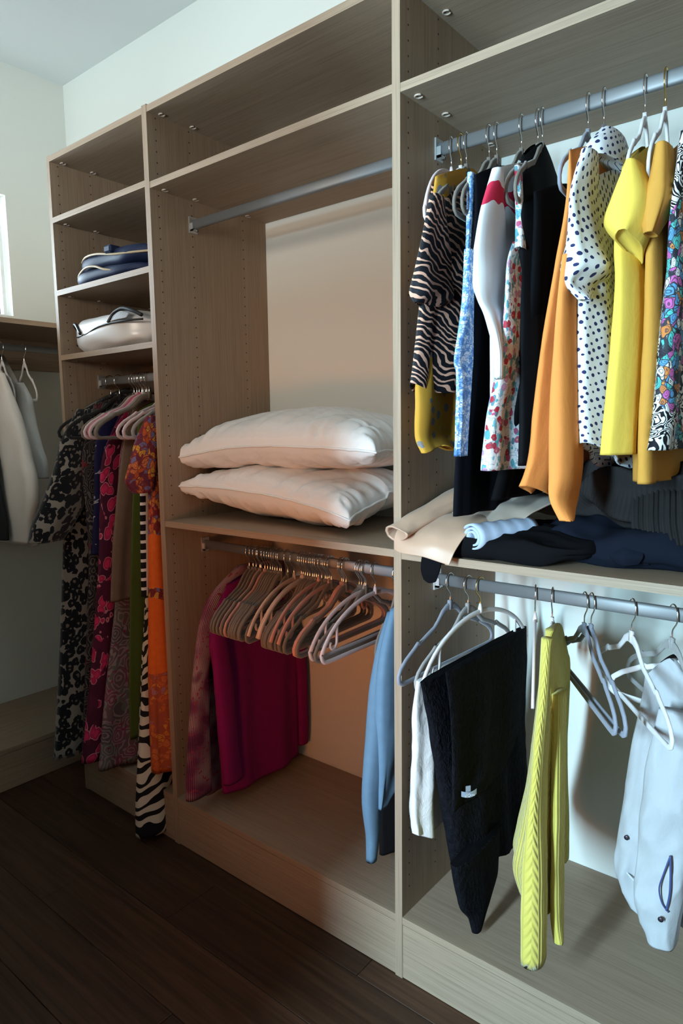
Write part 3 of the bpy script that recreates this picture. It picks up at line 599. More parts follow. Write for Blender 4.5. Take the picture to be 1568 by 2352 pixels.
def loft(name, sec, mat, parent, n=52, m=46, fold=.010, ripple=.004, waves=2.5, rise=0.0, tilt=0.0, seed=0, wrinkle=.002, hem=0.0, crumple=0.0):
    """hanging cloth body: rings around a long axis, closed at the top, open and turned in at the hem"""
    r = random.Random(seed * 31 + 5)
    ph = [r.uniform(0, 6.28) for _ in range(8)]; fq = [waves * r.uniform(.8, 1.25), waves * 1.9 * r.uniform(.85, 1.2)]
    if len(sec) < 3: sec = [sec[0], tuple((a + b) / 2 for a, b in zip(sec[0], sec[-1])), sec[-1]]
    rings = [cr(sec, (len(sec) - 1) * i / (m - 1)) for i in range(m)]
    for i in range(1, m):
        q = list(rings[i]); q[3] = max(q[3], .008); q[4] = max(q[4], .004); rings[i] = tuple(q)
    V = []; UV = []; F = []
    Lm = sum(q[3] for q in rings) / m; Wm = sum(q[4] for q in rings) / m
    arc = [0.0]; pv = None
    for j in range(n + 1):
        th = 2 * pi * j / n; a = cos(th); b = sin(th)
        c2 = (math.copysign(abs(a) ** .85, a) * Lm, math.copysign(abs(b) ** .7, b) * Wm)
        if pv: arc.append(arc[-1] + math.hypot(c2[0] - pv[0], c2[1] - pv[1]))
        pv = c2
    per0 = arc[-1]
    def ring(q, t, dz=0.0, inset=1.0, ins_l=1.0):
        z, cx, cy, L, W, yaw = q
        d = Vector((sin(yaw), cos(yaw), 0)); nn = Vector((cos(yaw), -sin(yaw), 0))
        ft = min(1.0, .12 + 1.05 * t)
        for j in range(n):
            th = 2 * pi * j / n; a = cos(th); b = sin(th)
            s = math.copysign(abs(a) ** .85, a); bb = math.copysign(abs(b) ** .7, b)
            sm = s * L / .19
            wv = sin(fq[0] * sm * 2.1 + ph[0] + t * 1.1) * .62 + sin(fq[1] * sm * 2.1 + ph[1] - t * 1.7) * .38
            face = sin(fq[1] * 1.4 * sm * 2.1 + ph[2] + (0 if b > 0 else 2.0) + t * .8)
            off = fold * ft * wv * (1 - .55 * (s < -.8)) + bb * (W * inset + ripple * ft * face)
            p = Vector((cx, cy, 0)) + d * (s * L * ins_l) + nn * off
            g = max(0.0, 1 - t * 3.2)
            zz = z + dz + rise * (1 - min(1, abs(s)) ** 1.3) * g - tilt * s * t * t
            if hem: zz += hem * t ** 6 * sin(3.0 * s * 2 + ph[3])
            if wrinkle:
                k = noise.noise(Vector((p.x * 14 + seed, p.y * 14, zz * 7))) + .5 * noise.noise(Vector((p.x * 30, p.y * 30 + seed, zz * 22)))
                p += nn * (k * wrinkle * (.3 + t) * (1 if bb >= 0 else -1) * 1.0)
            if crumple:
                k1 = 1 - abs(noise.noise(Vector((p.x * 13 + seed, p.y * 13, zz * 7 + p.x * 5)))) * 2.4
                k2 = 1 - abs(noise.noise(Vector((p.x * 26 + 7, p.y * 26 + seed, zz * 15 - p.x * 9)))) * 2.4
                p += nn * ((k1 + .55 * k2) * crumple * (.35 + .65 * t) * (1 if bb >= 0 else -1))
            V.append((p.x, p.y, zz)); UV.append((arc[j], z))
    for i, q in enumerate(rings): ring(q, i / (m - 1))
    ring(rings[-1], 1.0, .003, .80, .985); ring(rings[-3], 1.0, .0, .72, .97)
    R = m + 2
    for i in range(R - 1):
        for j in range(n):
            F.append((i * n + j, i * n + (j + 1) % n, (i + 1) * n + (j + 1) % n, (i + 1) * n + j))
    F.append(tuple(range(n))[::-1]); F.append(tuple((R - 1) * n + j for j in range(n)))
    me = mesh_from(name, V, F, True, UV)
    # the seam column: fix the wrap of u
    l = me.uv_layers['UVMap']
    for p in me.polygons:
        us = [l.data[i].uv[0] for i in p.loop_indices]
        if max(us) - min(us) > per0 * .6:
            for i in p.loop_indices:
                if l.data[i].uv[0] < per0 * .5: l.data[i].uv[0] += per0
    return new_obj(name, me, parent, mat)

def sheet(name, rows, mat, parent, nu=40, nv=30, thick=.003, wr=.003, seed=0, rib=None):
    """a cloth patch through a grid of points, given real thickness"""
    cols = [path(r, nu) for r in rows]
    grid = []
    for i in range(nu):
        c = [cols[k][i] for k in range(len(rows))]
        grid.append(path(c, nv))
    V = []; UV = []
    P = [[Vector(p) for p in g] for g in grid]
    N = [[None] * nv for _ in range(nu)]
    for i in range(nu):
        for j in range(nv):
            a = P[min(i + 1, nu - 1)][j] - P[max(i - 1, 0)][j]; b = P[i][min(j + 1, nv - 1)] - P[i][max(j - 1, 0)]
            q = a.cross(b)
            N[i][j] = q.normalized() if q.length > 1e-9 else Vector((0, 0, 1))
    for side in (0, 1):
        for i in range(nu):
            for j in range(nv):
                p = P[i][j]
                k = noise.noise(p * 18 + Vector((seed, 0, 0))) * wr
                if rib: k += rib[0] * sin(2 * pi * rib[1] * i / (nu - 1))
                q = p + N[i][j] * (k + (thick if side else 0))
                V.append(tuple(q)); UV.append((i / (nu - 1) * (P[-1][0] - P[0][0]).length, j / (nv - 1) * (P[0][-1] - P[0][0]).length))
    F = []; o = nu * nv
    for i in range(nu - 1):
        for j in range(nv - 1):
            a = i * nv + j
            F.append((a, a + 1, a + nv + 1, a + nv)); F.append((o + a, o + a + nv, o + a + nv + 1, o + a + 1))
    bord = [(i, 0) for i in range(nu)] + [(nu - 1, j) for j in range(1, nv)] + [(i, nv - 1) for i in range(nu - 2, -1, -1)] + [(0, j) for j in range(nv - 2, 0, -1)]
    for x in range(len(bord)):
        a = bord[x]; b = bord[(x + 1) % len(bord)]; ia = a[0] * nv + a[1]; ib = b[0] * nv + b[1]
        F.append((ia, ib, o + ib, o + ia))
    return new_obj(name, mesh_from(name, V, F, True, UV), parent, mat)

def lump(name, c, r, mat, parent, base, seed=0, amp=.02, fr=9, p=2.6, rz=0.0, nu=72, nv=40, ridge=.0):
    """soft pile with folds, its underside resting on z=base"""
    V = []; UV = []; F = []
    for i in range(nv + 1):
        ph = -pi / 2 + pi * i / nv
        for j in range(nu):
            th = 2 * pi * j / nu
            e = 2 / p
            sg = lambda x, k: math.copysign(abs(x) ** k, x)
            x = sg(cos(ph), e) * sg(cos(th), e); y = sg(cos(ph), e) * sg(sin(th), e); z = sg(sin(ph), e * .9)
            v = Vector((x * r[0], y * r[1], z * r[2])); v.rotate(Matrix.Rotation(rz, 3, 'Z'))
            w_ = Vector(c) + v
            k = noise.noise(w_ * fr + Vector((seed * 3.1, seed, 0)))
            k2 = 1 - abs(noise.noise(Vector((w_.x * fr * .8, w_.y * fr * 1.5, w_.z * fr * 2.2)) + Vector((seed, 9, 0)))) * 2.2
            nrm = Vector((x / r[0], y / r[1], z / r[2])).normalized(); nrm.rotate(Matrix.Rotation(rz, 3, 'Z'))
            w_ += nrm * (k * amp + k2 * ridge)
            w_.z = max(w_.z, base + .001)
            V.append(tuple(w_)); UV.append((j / nu * pi * (r[0] + r[1]), i / nv * pi * r[2] * 1.6))
    for i in range(nv):
        for j in range(nu):
            F.append((i * nu + j, i * nu + (j + 1) % nu, (i + 1) * nu + (j + 1) % nu, (i + 1) * nu + j))
    return new_obj(name, mesh_from(name, V, F, True, UV), parent, mat)

# ---------------------------------------------------------------- hangers
def bar_mesh(name, pts, wdt, thk, closed):
    """flat velvet bar swept along a path in the (y, z) plane"""
    prof = [(-.5, -.28), (-.28, -.5), (.28, -.5), (.5, -.28), (.5, .28), (.28, .5), (-.28, .5), (-.5, .28)]
    V = []; F = []; m = len(pts); n = 8
    for i, (y, z) in enumerate(pts):
        a = pts[(i + 1) % m] if closed or i < m - 1 else pts[i]; b = pts[i - 1] if closed or i > 0 else pts[i]
        t = Vector((a[0] - b[0], a[1] - b[1])); t.normalize(); nr = (-t.y, t.x)
        ww = wdt[i] if isinstance(wdt, list) else wdt
        for (p, q) in prof: V.append((q * thk, y + nr[0] * p * ww, z + nr[1] * p * ww))
    for i in range(m if closed else m - 1):
        for j in range(n):
            k = (i + 1) % m
            F.append((i * n + j, i * n + (j + 1) % n, k * n + (j + 1) % n, k * n + j))
    if not closed: F += [tuple(range(n))[::-1], tuple((m - 1) * n + j for j in range(n))]
    return V, F
def mirror(P): return P + [(-y, z) for y, z in reversed(P) if abs(y) > 1e-6]
def merge(name, parts):
    V = []; F = []
    for v, f in parts:
        b = len(V); V += v; F += [tuple(b + i for i in q) for q in f]
    return mesh_from(name, V, F, True)
def hanger_bodies():
    # curved suit hanger: shoulders with a notch, rounded tips, bottom bar
    half = [(.0, -.004), (.016, -.006), (.034, -.014), (.052, -.030), (.072, -.046), (.105, -.058), (.135, -.070), (.142, -.068), (.150, -.074), (.158, -.079),
            (.190, -.096), (.210, -.112), (.219, -.128), (.217, -.142), (.206, -.149), (.180, -.150), (.10, -.150), (.0, -.150)]
    right = half; left_ = [(-y, z) for y, z in half[1:-1]][::-1]
    loop = right + left_
    L2 = []
    for i in range(len(loop)):
        a, b = loop[i], loop[(i + 1) % len(loop)]
        L2 += [a, ((a[0] + b[0]) / 2, (a[1] + b[1]) / 2)]
    v, f = bar_mesh('', L2, [.0115 + .010 * max(0, 1 - abs(y) / .05) * (z > -.05) for y, z in L2], .0062, True)
    neck = MB().box(-.0035, .0035, -.007, .007, -.012, .012)
    suit = merge('suit_hanger_body', [(v, f), (neck.v, neck.f)])
    # bow hanger: a plain arch with small inner hooks
    arc = []
    for i in range(33):
        y = -.230 + .46 * i / 32; k = abs(y) / .23
        arc.append((y, -.004 - .092 * k ** 2.0 - .026 * k ** 8))
    v, f = bar_mesh('', arc, .0115, .0065, False)
    parts = [(v, f)]
    for s in (-1, 1):
        st = [(s * .166, -.056), (s * .168, -.074), (s * .168, -.096), (s * .173, -.110), (s * .186, -.115), (s * .196, -.106), (s * .192, -.096)]
        parts.append(bar_mesh('', path(st, 14), .0085, .006, False))
    nk = MB().tube([(0, 0, -.006), (0, 0, .004), (0, 0, .016)], [.0062, .0055, .0028], 8)
    parts.append((nk.v, nk.f))
    bow = merge('bow_hanger_body', parts)
    # bow with trouser bar
    bar = bar_mesh('', path([(.230, -.118), (.224, -.137), (.20, -.144), (.08, -.144), (-.08, -.144), (-.20, -.144), (-.224, -.137), (-.230, -.118)], 40), .0105, .0065, False)
    bowbar = merge('bow_hanger_with_bar', parts + [bar])
    return {'suit': suit, 'bow': bow, 'bowbar': bowbar}
HB = hanger_bodies()
hook_path = path([(0, 0, .0), (0, 0, .012), (0, 0, .026), (0, -.006, .035), (0, -.017, .047), (0, -.0195, .060), (0, -.0165, .073), (0, -.007, .0815), (0, .004, .0815), (0, .0135, .075), (0, .0175, .064), (0, .0165, .056)], 44)
HOOKM = MB().tube(hook_path, .00165, 7).mesh('wire_hook', True)
HMESH = {}
def hmesh(kind, colr, sc=1.0):
    if (kind, colr, sc) not in HMESH:
        me = HB[kind].copy()
        for v in me.vertices: v.co.y *= sc
        me.materials.clear(); me.materials.append(HM[colr]); HMESH[(kind, colr, sc)] = me
    return HMESH[(kind, colr, sc)]
HKM = {}
def hookm(c):
    if c not in HKM:
        me = HOOKM.copy(); me.materials.clear(); me.materials.append(M[c]); HKM[c] = me
    return HKM[c]
def hanger(x, rodz, kind, colr, yaw, label, group, hook='chrome', y=RY, rod_along_y=False, sc=1.0):
    o = empty('hanger', (x, y, rodz - NECK), -radians(yaw) + (pi / 2 if rod_along_y else 0))
    tag(o, label, 'hanger', group)
    new_obj('body', hmesh(kind, colr, sc), o); new_obj('hook', hookm(hook), o)
    return o
# ---------------------------------------------------------------- room
fl = struct(new_obj('floor', MB().box(XL - .1, 2.3, -2.6, D + .1, -.06, -.012).mesh('floor'), None, M['gap']))
pw = .185; y = D
rows_i = 0
while y > -2.5:
    x = XL - (.0, .55, .27, .83)[rows_i % 4]; k = 0
    while x < 2.2:
        x0, x1 = max(x, XL), min(x + 1.2, 2.2)
        if x1 - x0 > .05:
            MB().box(x0 + .0007, x1 - .0007, y - pw + .0006, y - .0006, -.012, rnd.uniform(-.0006, 0), .0012).obj('plank', M['floor'][rnd.randrange(3)], fl)
        x += 1.2
    y -= pw; rows_i += 1
struct(MB().box(XL - .1, 2.3, -2.6, D + .1, ZC, ZC + .08).obj('ceiling', M['ceiling']))
struct(MB().box(XL - .1, 2.3, D, D + .1, 0, ZC).obj('wall_back', M['wall']))
WY0, WY1, WZ0, WZ1 = -.82, .183, 1.93, 2.45
mb = MB()
mb.box(XL - .12, XL, -2.6, D, 0, WZ0).box(XL - .12, XL, -2.6, D, WZ1, ZC).box(XL - .12, XL, -2.6, WY0, WZ0, WZ1).box(XL - .12, XL, WY1, D, WZ0, WZ1)
struct(mb.obj('wall_left', M['wall']))
struct(MB().box(2.2, 2.3, -2.6, D, 0, ZC).obj('wall_right', M['wood_z']))
DX0, DX1, DY = .63, 1.45, -1.95
mb = MB()
PX0, PX1, PZ0, PZ1 = -.92, .58, 1.74, 2.42  # opening added in the front wall to let the fill lights in
mb.box(XL, PX0, DY - .1, DY, 0, ZC).box(PX1, DX0, DY - .1, DY, 0, ZC).box(PX0, PX1, DY - .1, DY, 0, PZ0).box(PX0, PX1, DY - .1, DY, PZ1, ZC).box(DX1, 2.2, DY - .1, DY, 0, ZC).box(DX0, DX1, DY - .1, DY, 2.05, ZC)
struct(mb.obj('wall_front', M['wood_z']))
struct(MB().box(.590, .625, -3.9, DY - .1, 0, ZC).obj('added_light_block', M['wall']))  # added unseen partition, keeps the doorway light out of the fill opening
win = struct(empty('window_1', (XL - .06, (WY0 + WY1) / 2, WZ0)))
cy = (WY0 + WY1) / 2
mb = MB(); a, b, h = WY0 - cy, WY1 - cy, WZ1 - WZ0
mb.box(-.03, .0, a, a + .014, 0, h).box(-.03, .0, b - .014, b, 0, h).box(-.03, .0, a + .014, b - .014, 0, .014).box(-.03, .0, a + .014, b - .014, h - .014, h).box(-.025, .0, -.016, .016, .014, h - .014)
mb.obj('window_frame', M['frame'], win)
for q0, q1 in ((a + .014, -.016), (.016, b - .014)):
    MB().box(-.016, -.011, q0, q1, .014, h - .014).obj('pane', M['glass'], win)

w2 = struct(empty('added_window', ((PX0 + PX1) / 2, DY - .05, PZ0)))  # made-up window out of view, frames the opening for the fill lights
mb = MB(); a = (PX1 - PX0) / 2; h = PZ1 - PZ0
mb.box(-a, -a + .035, -.03, .03, 0, h).box(a - .035, a, -.03, .03, 0, h).box(-a + .035, a - .035, -.03, .03, 0, .035).box(-a + .035, a - .035, -.03, .03, h - .035, h)
mb.obj('window_frame', M['frame'], w2)
MB().box(-a + .035, a - .035, -.004, .004, .035, h - .035).obj('pane', M['glass'], w2)

# ---------------------------------------------------------------- fitted wardrobe units
def part(parent, name, mat, *boxes):
    mb = MB()
    for b in boxes: mb.box(*b)
    return mb.obj(name, M[mat], parent)
def pegs(parent, xface, sgn, z0, z1):
    mb = MB(); zz = z0 + .04
    while zz < z1 - .02:
        for yy in (.031, .157, .378):
            b = len(mb.v); nx = 7
            for j in range(nx): mb.v.append((xface + sgn * .0004, yy + .0026 * cos(2 * pi * j / nx), zz + .0026 * sin(2 * pi * j / nx)))
            mb.v.append((xface - sgn * .003, yy, zz)); 
            mb.f.append(tuple(b + j for j in range(nx)))
        zz += .032
    o = mb.obj('peg_holes', M['hole'], parent); o['kind'] = 'stuff'
def camlocks(parent, x, sgn, z):
    for yy in (.040, .158, .385):
        mb = MB(); pts = [(x + sgn * (.022 + .0085 * cos(t)), yy + .0085 * sin(t), z - .0015) for t in [radians(40 + 300 * i / 15) for i in range(16)]]
        mb.tube(pts, .0022, 6)
        mb.obj('cam_lock', M['camlock'], parent, True)
def rod(parent, x0, x1, z, y=RY):
    mb = MB(); n = 20
    for x in (x0, x1):
        for j in range(n):
            t = 2 * pi * j / n
            mb.v.append((x, y + .0078 * math.copysign(abs(cos(t)) ** .7, cos(t)), z + .0150 * math.copysign(abs(sin(t)) ** .8, sin(t))))
    mb.f += [(j, (j + 1) % n, n + (j + 1) % n, n + j) for j in range(n)] + [tuple(range(n))[::-1], tuple(range(n, 2 * n))]
    o = mb.obj('closet_rod', M['alu'], parent, True)
    for p in o.data.polygons:
        if len(p.vertices) > 4: p.use_smooth = False
    for x, s in ((x0, 1), (x1, -1)):
        a = sorted((x, x + s * .004)); c = sorted((x, x + s * .014))
        MB().box(a[0], a[1], y - .016, y + .016, z - .026, z + .024).box(c[0], c[1], y - .0115, y + .0115, z - .0205, z - .0152).box(c[0], c[1], y - .0115, y - .0082, z - .0205, z + .004).box(c[0], c[1], y + .0082, y + .0115, z - .0205, z + .004).obj('rod_bracket', M['bracket'], parent)

def base(parent, x0, x1):
    part(parent, 'bottom_shelf', 'wood_x', (x0, x1, 0, D - .002, ZB - T, ZB))
    part(parent, 'kickboard', 'wood_x', (x0, x1, .0015, .02, .002, ZB - T - .0025))

u1 = tag(empty('wardrobe_unit', ((A1 + B0) / 2, 0, 0)), 'narrow ash wardrobe unit in the corner with open shelves above the dresses', 'wardrobe')
u2 = tag(empty('wardrobe_unit', ((B1 + C0) / 2, 0, 0)), 'wide ash wardrobe unit holding the two white pillows', 'wardrobe')
u3 = tag(empty('wardrobe_unit', ((C1 + E0) / 2, 0, 0)), 'ash wardrobe unit on the right with two full clothes rods', 'wardrobe')
def local(o_list, root):
    for o in o_list: o.location = Vector(o.location) - Vector(root.location)
# left unit
part(u1, 'side_panel', 'wood_z', (A0, A1, 0, D - .002, 0, ZTOP + .002))
part(u1, 'side_panel', 'wood_z', (B0, B1, -.001, D - .002, 0, ZTOP + .004))
part(u1, 'top_board', 'wood_x', (A1, B0, 0, D - .002, ZTOP - T, ZTOP))
for z in (ZS1, ZS2, ZS3): part(u1, 'shelf', 'wood_x', (A1, B0, .0, D - .002, z - T, z))
base(u1, A1, B0)
pegs(u1, A1, 1, .2, ZTOP); 
for z in (ZTOP, ZS1, ZS2, ZS3): camlocks(u1, A1, 1, z - T)
rod(u1, A1, B0, ROD_L)
# middle unit
part(u2, 'side_panel', 'wood_z', (C0, C1, -.001, D - .002, 0, ZTOP + .004))
part(u2, 'top_board', 'wood_x', (B1, C0, 0, D - .002, ZTOP - T, ZTOP))
for z in (ZSH, ZM): part(u2, 'shelf', 'wood_x', (B1, C0, 0, D - .002, z - T, z))
base(u2, B1, C0)
pegs(u2, B1, 1, .2, ZTOP)
for z in (ZTOP, ZSH): camlocks(u2, B1, 1, z - T)
rod(u2, B1, C0, 2.068); rod(u2, B1, C0, ROD_LO)
# right unit
part(u3, 'side_panel', 'wood_z', (E0, E1, 0, D - .002, 0, ZTOP + .002))
part(u3, 'top_board', 'wood_x', (C1, E0, 0, D - .002, ZTOP - T, ZTOP))
for z in (ZSH3, ZM3): part(u3, 'shelf', 'wood_x', (C1, E0, 0, D - .002, z - T, z))
base(u3, C1, E0)
pegs(u3, C1, 1, .2, ZTOP)
for z in (ZTOP, ZSH3): camlocks(u3, C1, 1, z - T)
rod(u3, C1, E0, ROD_UP); rod(u3, C1, E0, ROD_LO)
for u in (u1, u2, u3):
    for o in u.children: o.location = -Vector(u.location)
# unit on the end wall
u4 = tag(empty('wardrobe_unit', ((XL + XE) / 2, 0, 0)), 'shaded wardrobe unit along the end wall under the window', 'wardrobe')
EY0 = -1.9; EY1 = D - .004
part(u4, 'shelf', 'wood_y', (XL + .002, XE, EY0, EY1, 1.823, 1.842))
part(u4, 'cleat', 'wood_y', (XL + .001, XL + .02, EY0, EY1, 1.691, 1.823))
part(u4, 'bottom_shelf', 'wood_y', (XL + .002, XE, EY0, EY1, ZB - T, ZB))
part(u4, 'kickboard', 'wood_y', (XE - .02, XE - .0015, EY0, EY1, .002, ZB - T - .0025))
part(u4, 'side_panel', 'wood_z', (XL + .002, XE, EY0 - .02, EY0, 0, 1.842))
mb = MB(); n = 20
for yy in (EY0, EY1):
    for j in range(n):
        t = 2 * pi * j / n
        mb.v.append((RXE + .0078 * cos(t), yy, ROD_E + .0135 * sin(t)))
mb.f += [(j, (j + 1) % n, n + (j + 1) % n, n + j) for j in range(n)] + [tuple(range(n))[::-1], tuple(range(n, 2 * n))]
mb.obj('closet_rod', M['alu'], u4, True)
for o in u4.children: o.location = -Vector(u4.location)

# ---------------------------------------------------------------- garments
GT = {}
def garment(key, name, label, cat, group, **kw):
    root = empty(name, (0, 0, 0)); tag(root, label, cat, group)
    g = GARMENTS[key]
    c = g['body'][0]; root.location = (c[1], c[2], c[0])
    for i, (pn, sec) in enumerate(g.items()):
        nm = {'back_sleeve': 'sleeve', 'back_strap': 'strap'}.get(pn, pn)
        o = kw.get(pn, {}) if isinstance(kw.get(pn), dict) else {}
        args = dict(seed=abs(hash_s(key + pn)) % 97)
        if pn == 'body': args.update(rise=.055, fold=.011, ripple=.003)
        else: args.update(rise=0, fold=.004, ripple=.0015, n=36, m=36, waves=2)
        args.update(o)
        ob = loft(nm, sec, CM[key], root, **args)
        ob.location = -Vector(root.location)
        GT[(key, pn)] = ob
    GT[key] = root
    return root
def hash_s(s):
    h = 7
    for c in s: h = (h * 31 + ord(c)) % 100003
    return h
for key in ('toile', 'floral'):
    g = GARMENTS[key]; g['back_strap'] = [(q[0] + .01, q[1], q[2] + .235, q[3], q[4], q[5]) for q in g['strap']]

RU = 'clothes on the upper rod of the right unit'
RL = 'clothes on the lower rod of the right unit'
ML = 'clothes on the lower rod of the middle unit'
LU = 'dresses in the narrow corner unit'
EW = 'shirts on the end wall rod'
garment('mustard', 'blouse', 'mustard blouse with grey dots peeking out behind the tiger stripe blouse', 'blouse', RU, body=dict(fold=.016, hem=.008))
garment('tiger', 'blouse', 'short sleeved blouse with black and peach tiger stripes', 'blouse', RU, body=dict(fold=.012, tilt=.035, hem=.006), sleeve=dict(fold=.006, ripple=.003))
garment('toile', 'strap_dress', 'blue and white toile print strap dress', 'dress', RU, body=dict(rise=0, fold=.009))
garment('blacktank', 'tank_top', 'long plain black top between the blue toile dress and the white tee', 'top', RU, body=dict(fold=.008))
garment('white', 'tee', 'white long tee with a red shoulder print', 'shirt', RU, body=dict(fold=.010), sleeve=dict(fold=.006, ripple=.003))
garment('floral', 'strap_dress', 'white strap dress printed with red flowers and teal leaves', 'dress', RU, body=dict(rise=0, fold=.012, ripple=.004))
garment('blackcami', 'camisole', 'plain black camisole right behind the floral strap dress', 'top', RU, body=dict(fold=.008))
garment('blacklace', 'lace_top', 'long black lace top beside the apricot shirt', 'top', RU, body=dict(fold=.008))
garment('orange', 'shirt', 'apricot orange linen shirt with a pointed hem', 'shirt', RU, body=dict(crumple=.002, fold=.010, tilt=.0, hem=.012), sleeve=dict(fold=.006))
garment('polka', 'blouse', 'white blouse with navy polka dots', 'blouse', RU, body=dict(fold=.012, tilt=.06, rise=.07), sleeve=dict(fold=.008, ripple=.004))
garment('yellowtee', 'tee', 'lemon yellow tee with cap sleeves', 'shirt', RU, body=dict(fold=.012, rise=.085), sleeve=dict(fold=.006, ripple=.003, tilt=.02))
garment('tantee', 'tee', 'ochre tee hanging behind the lemon yellow tee', 'shirt', RU, body=dict(fold=.012, rise=.085), sleeve=dict(fold=.006, ripple=.003))
garment('paisley', 'dress', 'multicolour paisley dress with black and white scrolls at the right edge', 'dress', RU, body=dict(fold=.014))
garment('skirt', 'skirt', 'white crinkled skirt half hidden by the black knit wrap', 'skirt', RL, body=dict(fold=.016, ripple=.006, hem=.01, waves=4, rise=.0, tilt=.03, crumple=.004, n=80, m=70))
garment('blackcard', 'knit_wrap', 'black crinkle knit wrap folded over a blush hanger', 'cardigan', RL, body=dict(fold=.007, rise=.0, ripple=.003, tilt=.05, crumple=.003, n=80, m=80), flap=dict(fold=.005, ripple=.001), point=dict(fold=.004))
garment('yellowcard', 'cardigan', 'yellow cable knit cardigan hanging edge on', 'cardigan', RL, body=dict(fold=.010, ripple=.005, rise=0), sleeve=dict(fold=.006, ripple=.002))
garment('jacket', 'denim_jacket', 'white denim jacket with metal buttons and an open pocket zip', 'jacket', RL, body=dict(fold=.012, ripple=.010, waves=3.5, wrinkle=.006, crumple=.011, n=96, m=90), sleeve=dict(fold=.008, wrinkle=.004, crumple=.010, n=64, m=80))
garment('magenta', 'sweater', 'magenta knit sweater hanging behind the row of empty hangers', 'sweater', ML, body=dict(fold=.008, rise=.03), sleeve=dict(fold=.005))
garment('robe', 'robe', 'rose and black striped robe beside the magenta sweater', 'robe', ML, body=dict(fold=.008, rise=.0), sleeve=dict(fold=.004))
garment('bluesweat', 'sweater', 'sky blue knit sweater sticking out beside the right divider', 'sweater', ML, body=dict(fold=.006, rise=.0), sleeve=dict(fold=.004))
garment('blacksweat', 'sweater', 'black wool sweater behind the sky blue sweater', 'sweater', ML, body=dict(fold=.006, rise=.0))
garment('leopard', 'robe', 'leopard print fleece robe with wide sleeves', 'robe', LU, body=dict(fold=.010, ripple=.004, rise=.085), sleeve=dict(fold=.006, ripple=.003))
garment('darkpaisley', 'dress', 'dark paisley dress next to the leopard robe', 'dress', LU, body=dict(fold=.010))
garment('navywhite', 'dress', 'navy dress with white brush strokes behind the magenta floral dress', 'dress', LU, body=dict(fold=.008))
garment('pinkdress', 'dress', 'long magenta and red floral dress', 'dress', LU, body=dict(fold=.014, ripple=.005))
garment('mauve', 'dress', 'long mauve and grey paisley dress below the taupe knit', 'dress', LU, body=dict(fold=.012, ripple=.006))
garment('taupe', 'cardigan', 'plain taupe knit cardigan with a straight hem', 'cardigan', LU, body=dict(fold=.006))
garment('green', 'dress', 'olive green plain dress seen below the taupe cardigan', 'dress', LU, body=dict(fold=.006))
garment('zebradress', 'dress', 'black and cream zebra maze dress reaching almost to the floor', 'dress', LU, body=dict(fold=.008), skirt_panel=dict(fold=.008, ripple=.004, n=48, m=44))
garment('grid', 'scarf', 'narrow black scarf with a white window grid', 'scarf', LU, body=dict(fold=.002, ripple=.0, rise=0, n=28))
garment('orangedress', 'dress', 'orange paisley dress with short sleeve nearest the divider', 'dress', LU, body=dict(fold=.008, ripple=.003, rise=.02), sleeve=dict(fold=.004))
garment('shirtfar', 'shirt', 'white voile shirt with rolled sleeve nearest the corner on the end wall', 'shirt', EW, body=dict(fold=.008), sleeve=dict(fold=.006, ripple=.003))
garment('shirtnear', 'shirt', 'ivory voile shirt cut by the left edge', 'shirt', EW, body=dict(fold=.008), sleeve=dict(fold=.008, ripple=.004))
garment('darkshirt', 'shirt', 'charcoal shirt hem showing below the ivory voile shirt', 'shirt', EW, body=dict(fold=.006, rise=0))

# ---------------------------------------------------------------- hangers
g_u3 = 'hangers on the upper rod of the right unit'
U3 = [('bow', 'blush', -9, 'blush bow hanger carrying the mustard dotted blouse', 'chrome'), ('suit', 'white', 0, 'white velvet hanger with brass hook carrying the tiger stripe blouse', 'gold'),
      ('suit', 'taupe', -4, 'taupe velvet hanger carrying the blue toile strap dress', 'chrome'), ('suit', 'taupe', 0, 'taupe velvet hanger carrying the long plain black top', 'chrome'),
      ('suit', 'taupe', 0, 'taupe velvet hanger carrying the white tee with red print', 'chrome'), ('suit', 'taupe', -2, 'taupe velvet hanger carrying the floral strap dress', 'chrome'),
      ('suit', 'taupe', 0, 'taupe velvet hanger carrying the plain black camisole', 'chrome'), ('suit', 'taupe', -3, 'taupe velvet hanger carrying the black lace top', 'chrome'),
      ('suit', 'bluegrey', 0, 'blue grey velvet hanger carrying the apricot shirt', 'chrome'), ('suit', 'dark', 0, 'dark hanger carrying the polka dot blouse', 'chrome'),
      ('suit', 'white', 0, 'white velvet hanger carrying the lemon yellow tee', 'chrome'), ('suit', 'white', 0, 'white velvet hanger with brass hook carrying the ochre tee', 'gold'),
      ('suit', 'grey', 0, 'grey hanger carrying the multicolour paisley dress', 'chrome')]
for i, (x, (k, c, yw, lb, hk)) in enumerate(zip(HOOKS['u3'], U3)): hanger(x, ROD_UP, k, c, yw - 5, lb, g_u3, hk, sc=(.62 if i > 8 else .84))
g_l3 = 'hangers on the lower rod of the right unit'
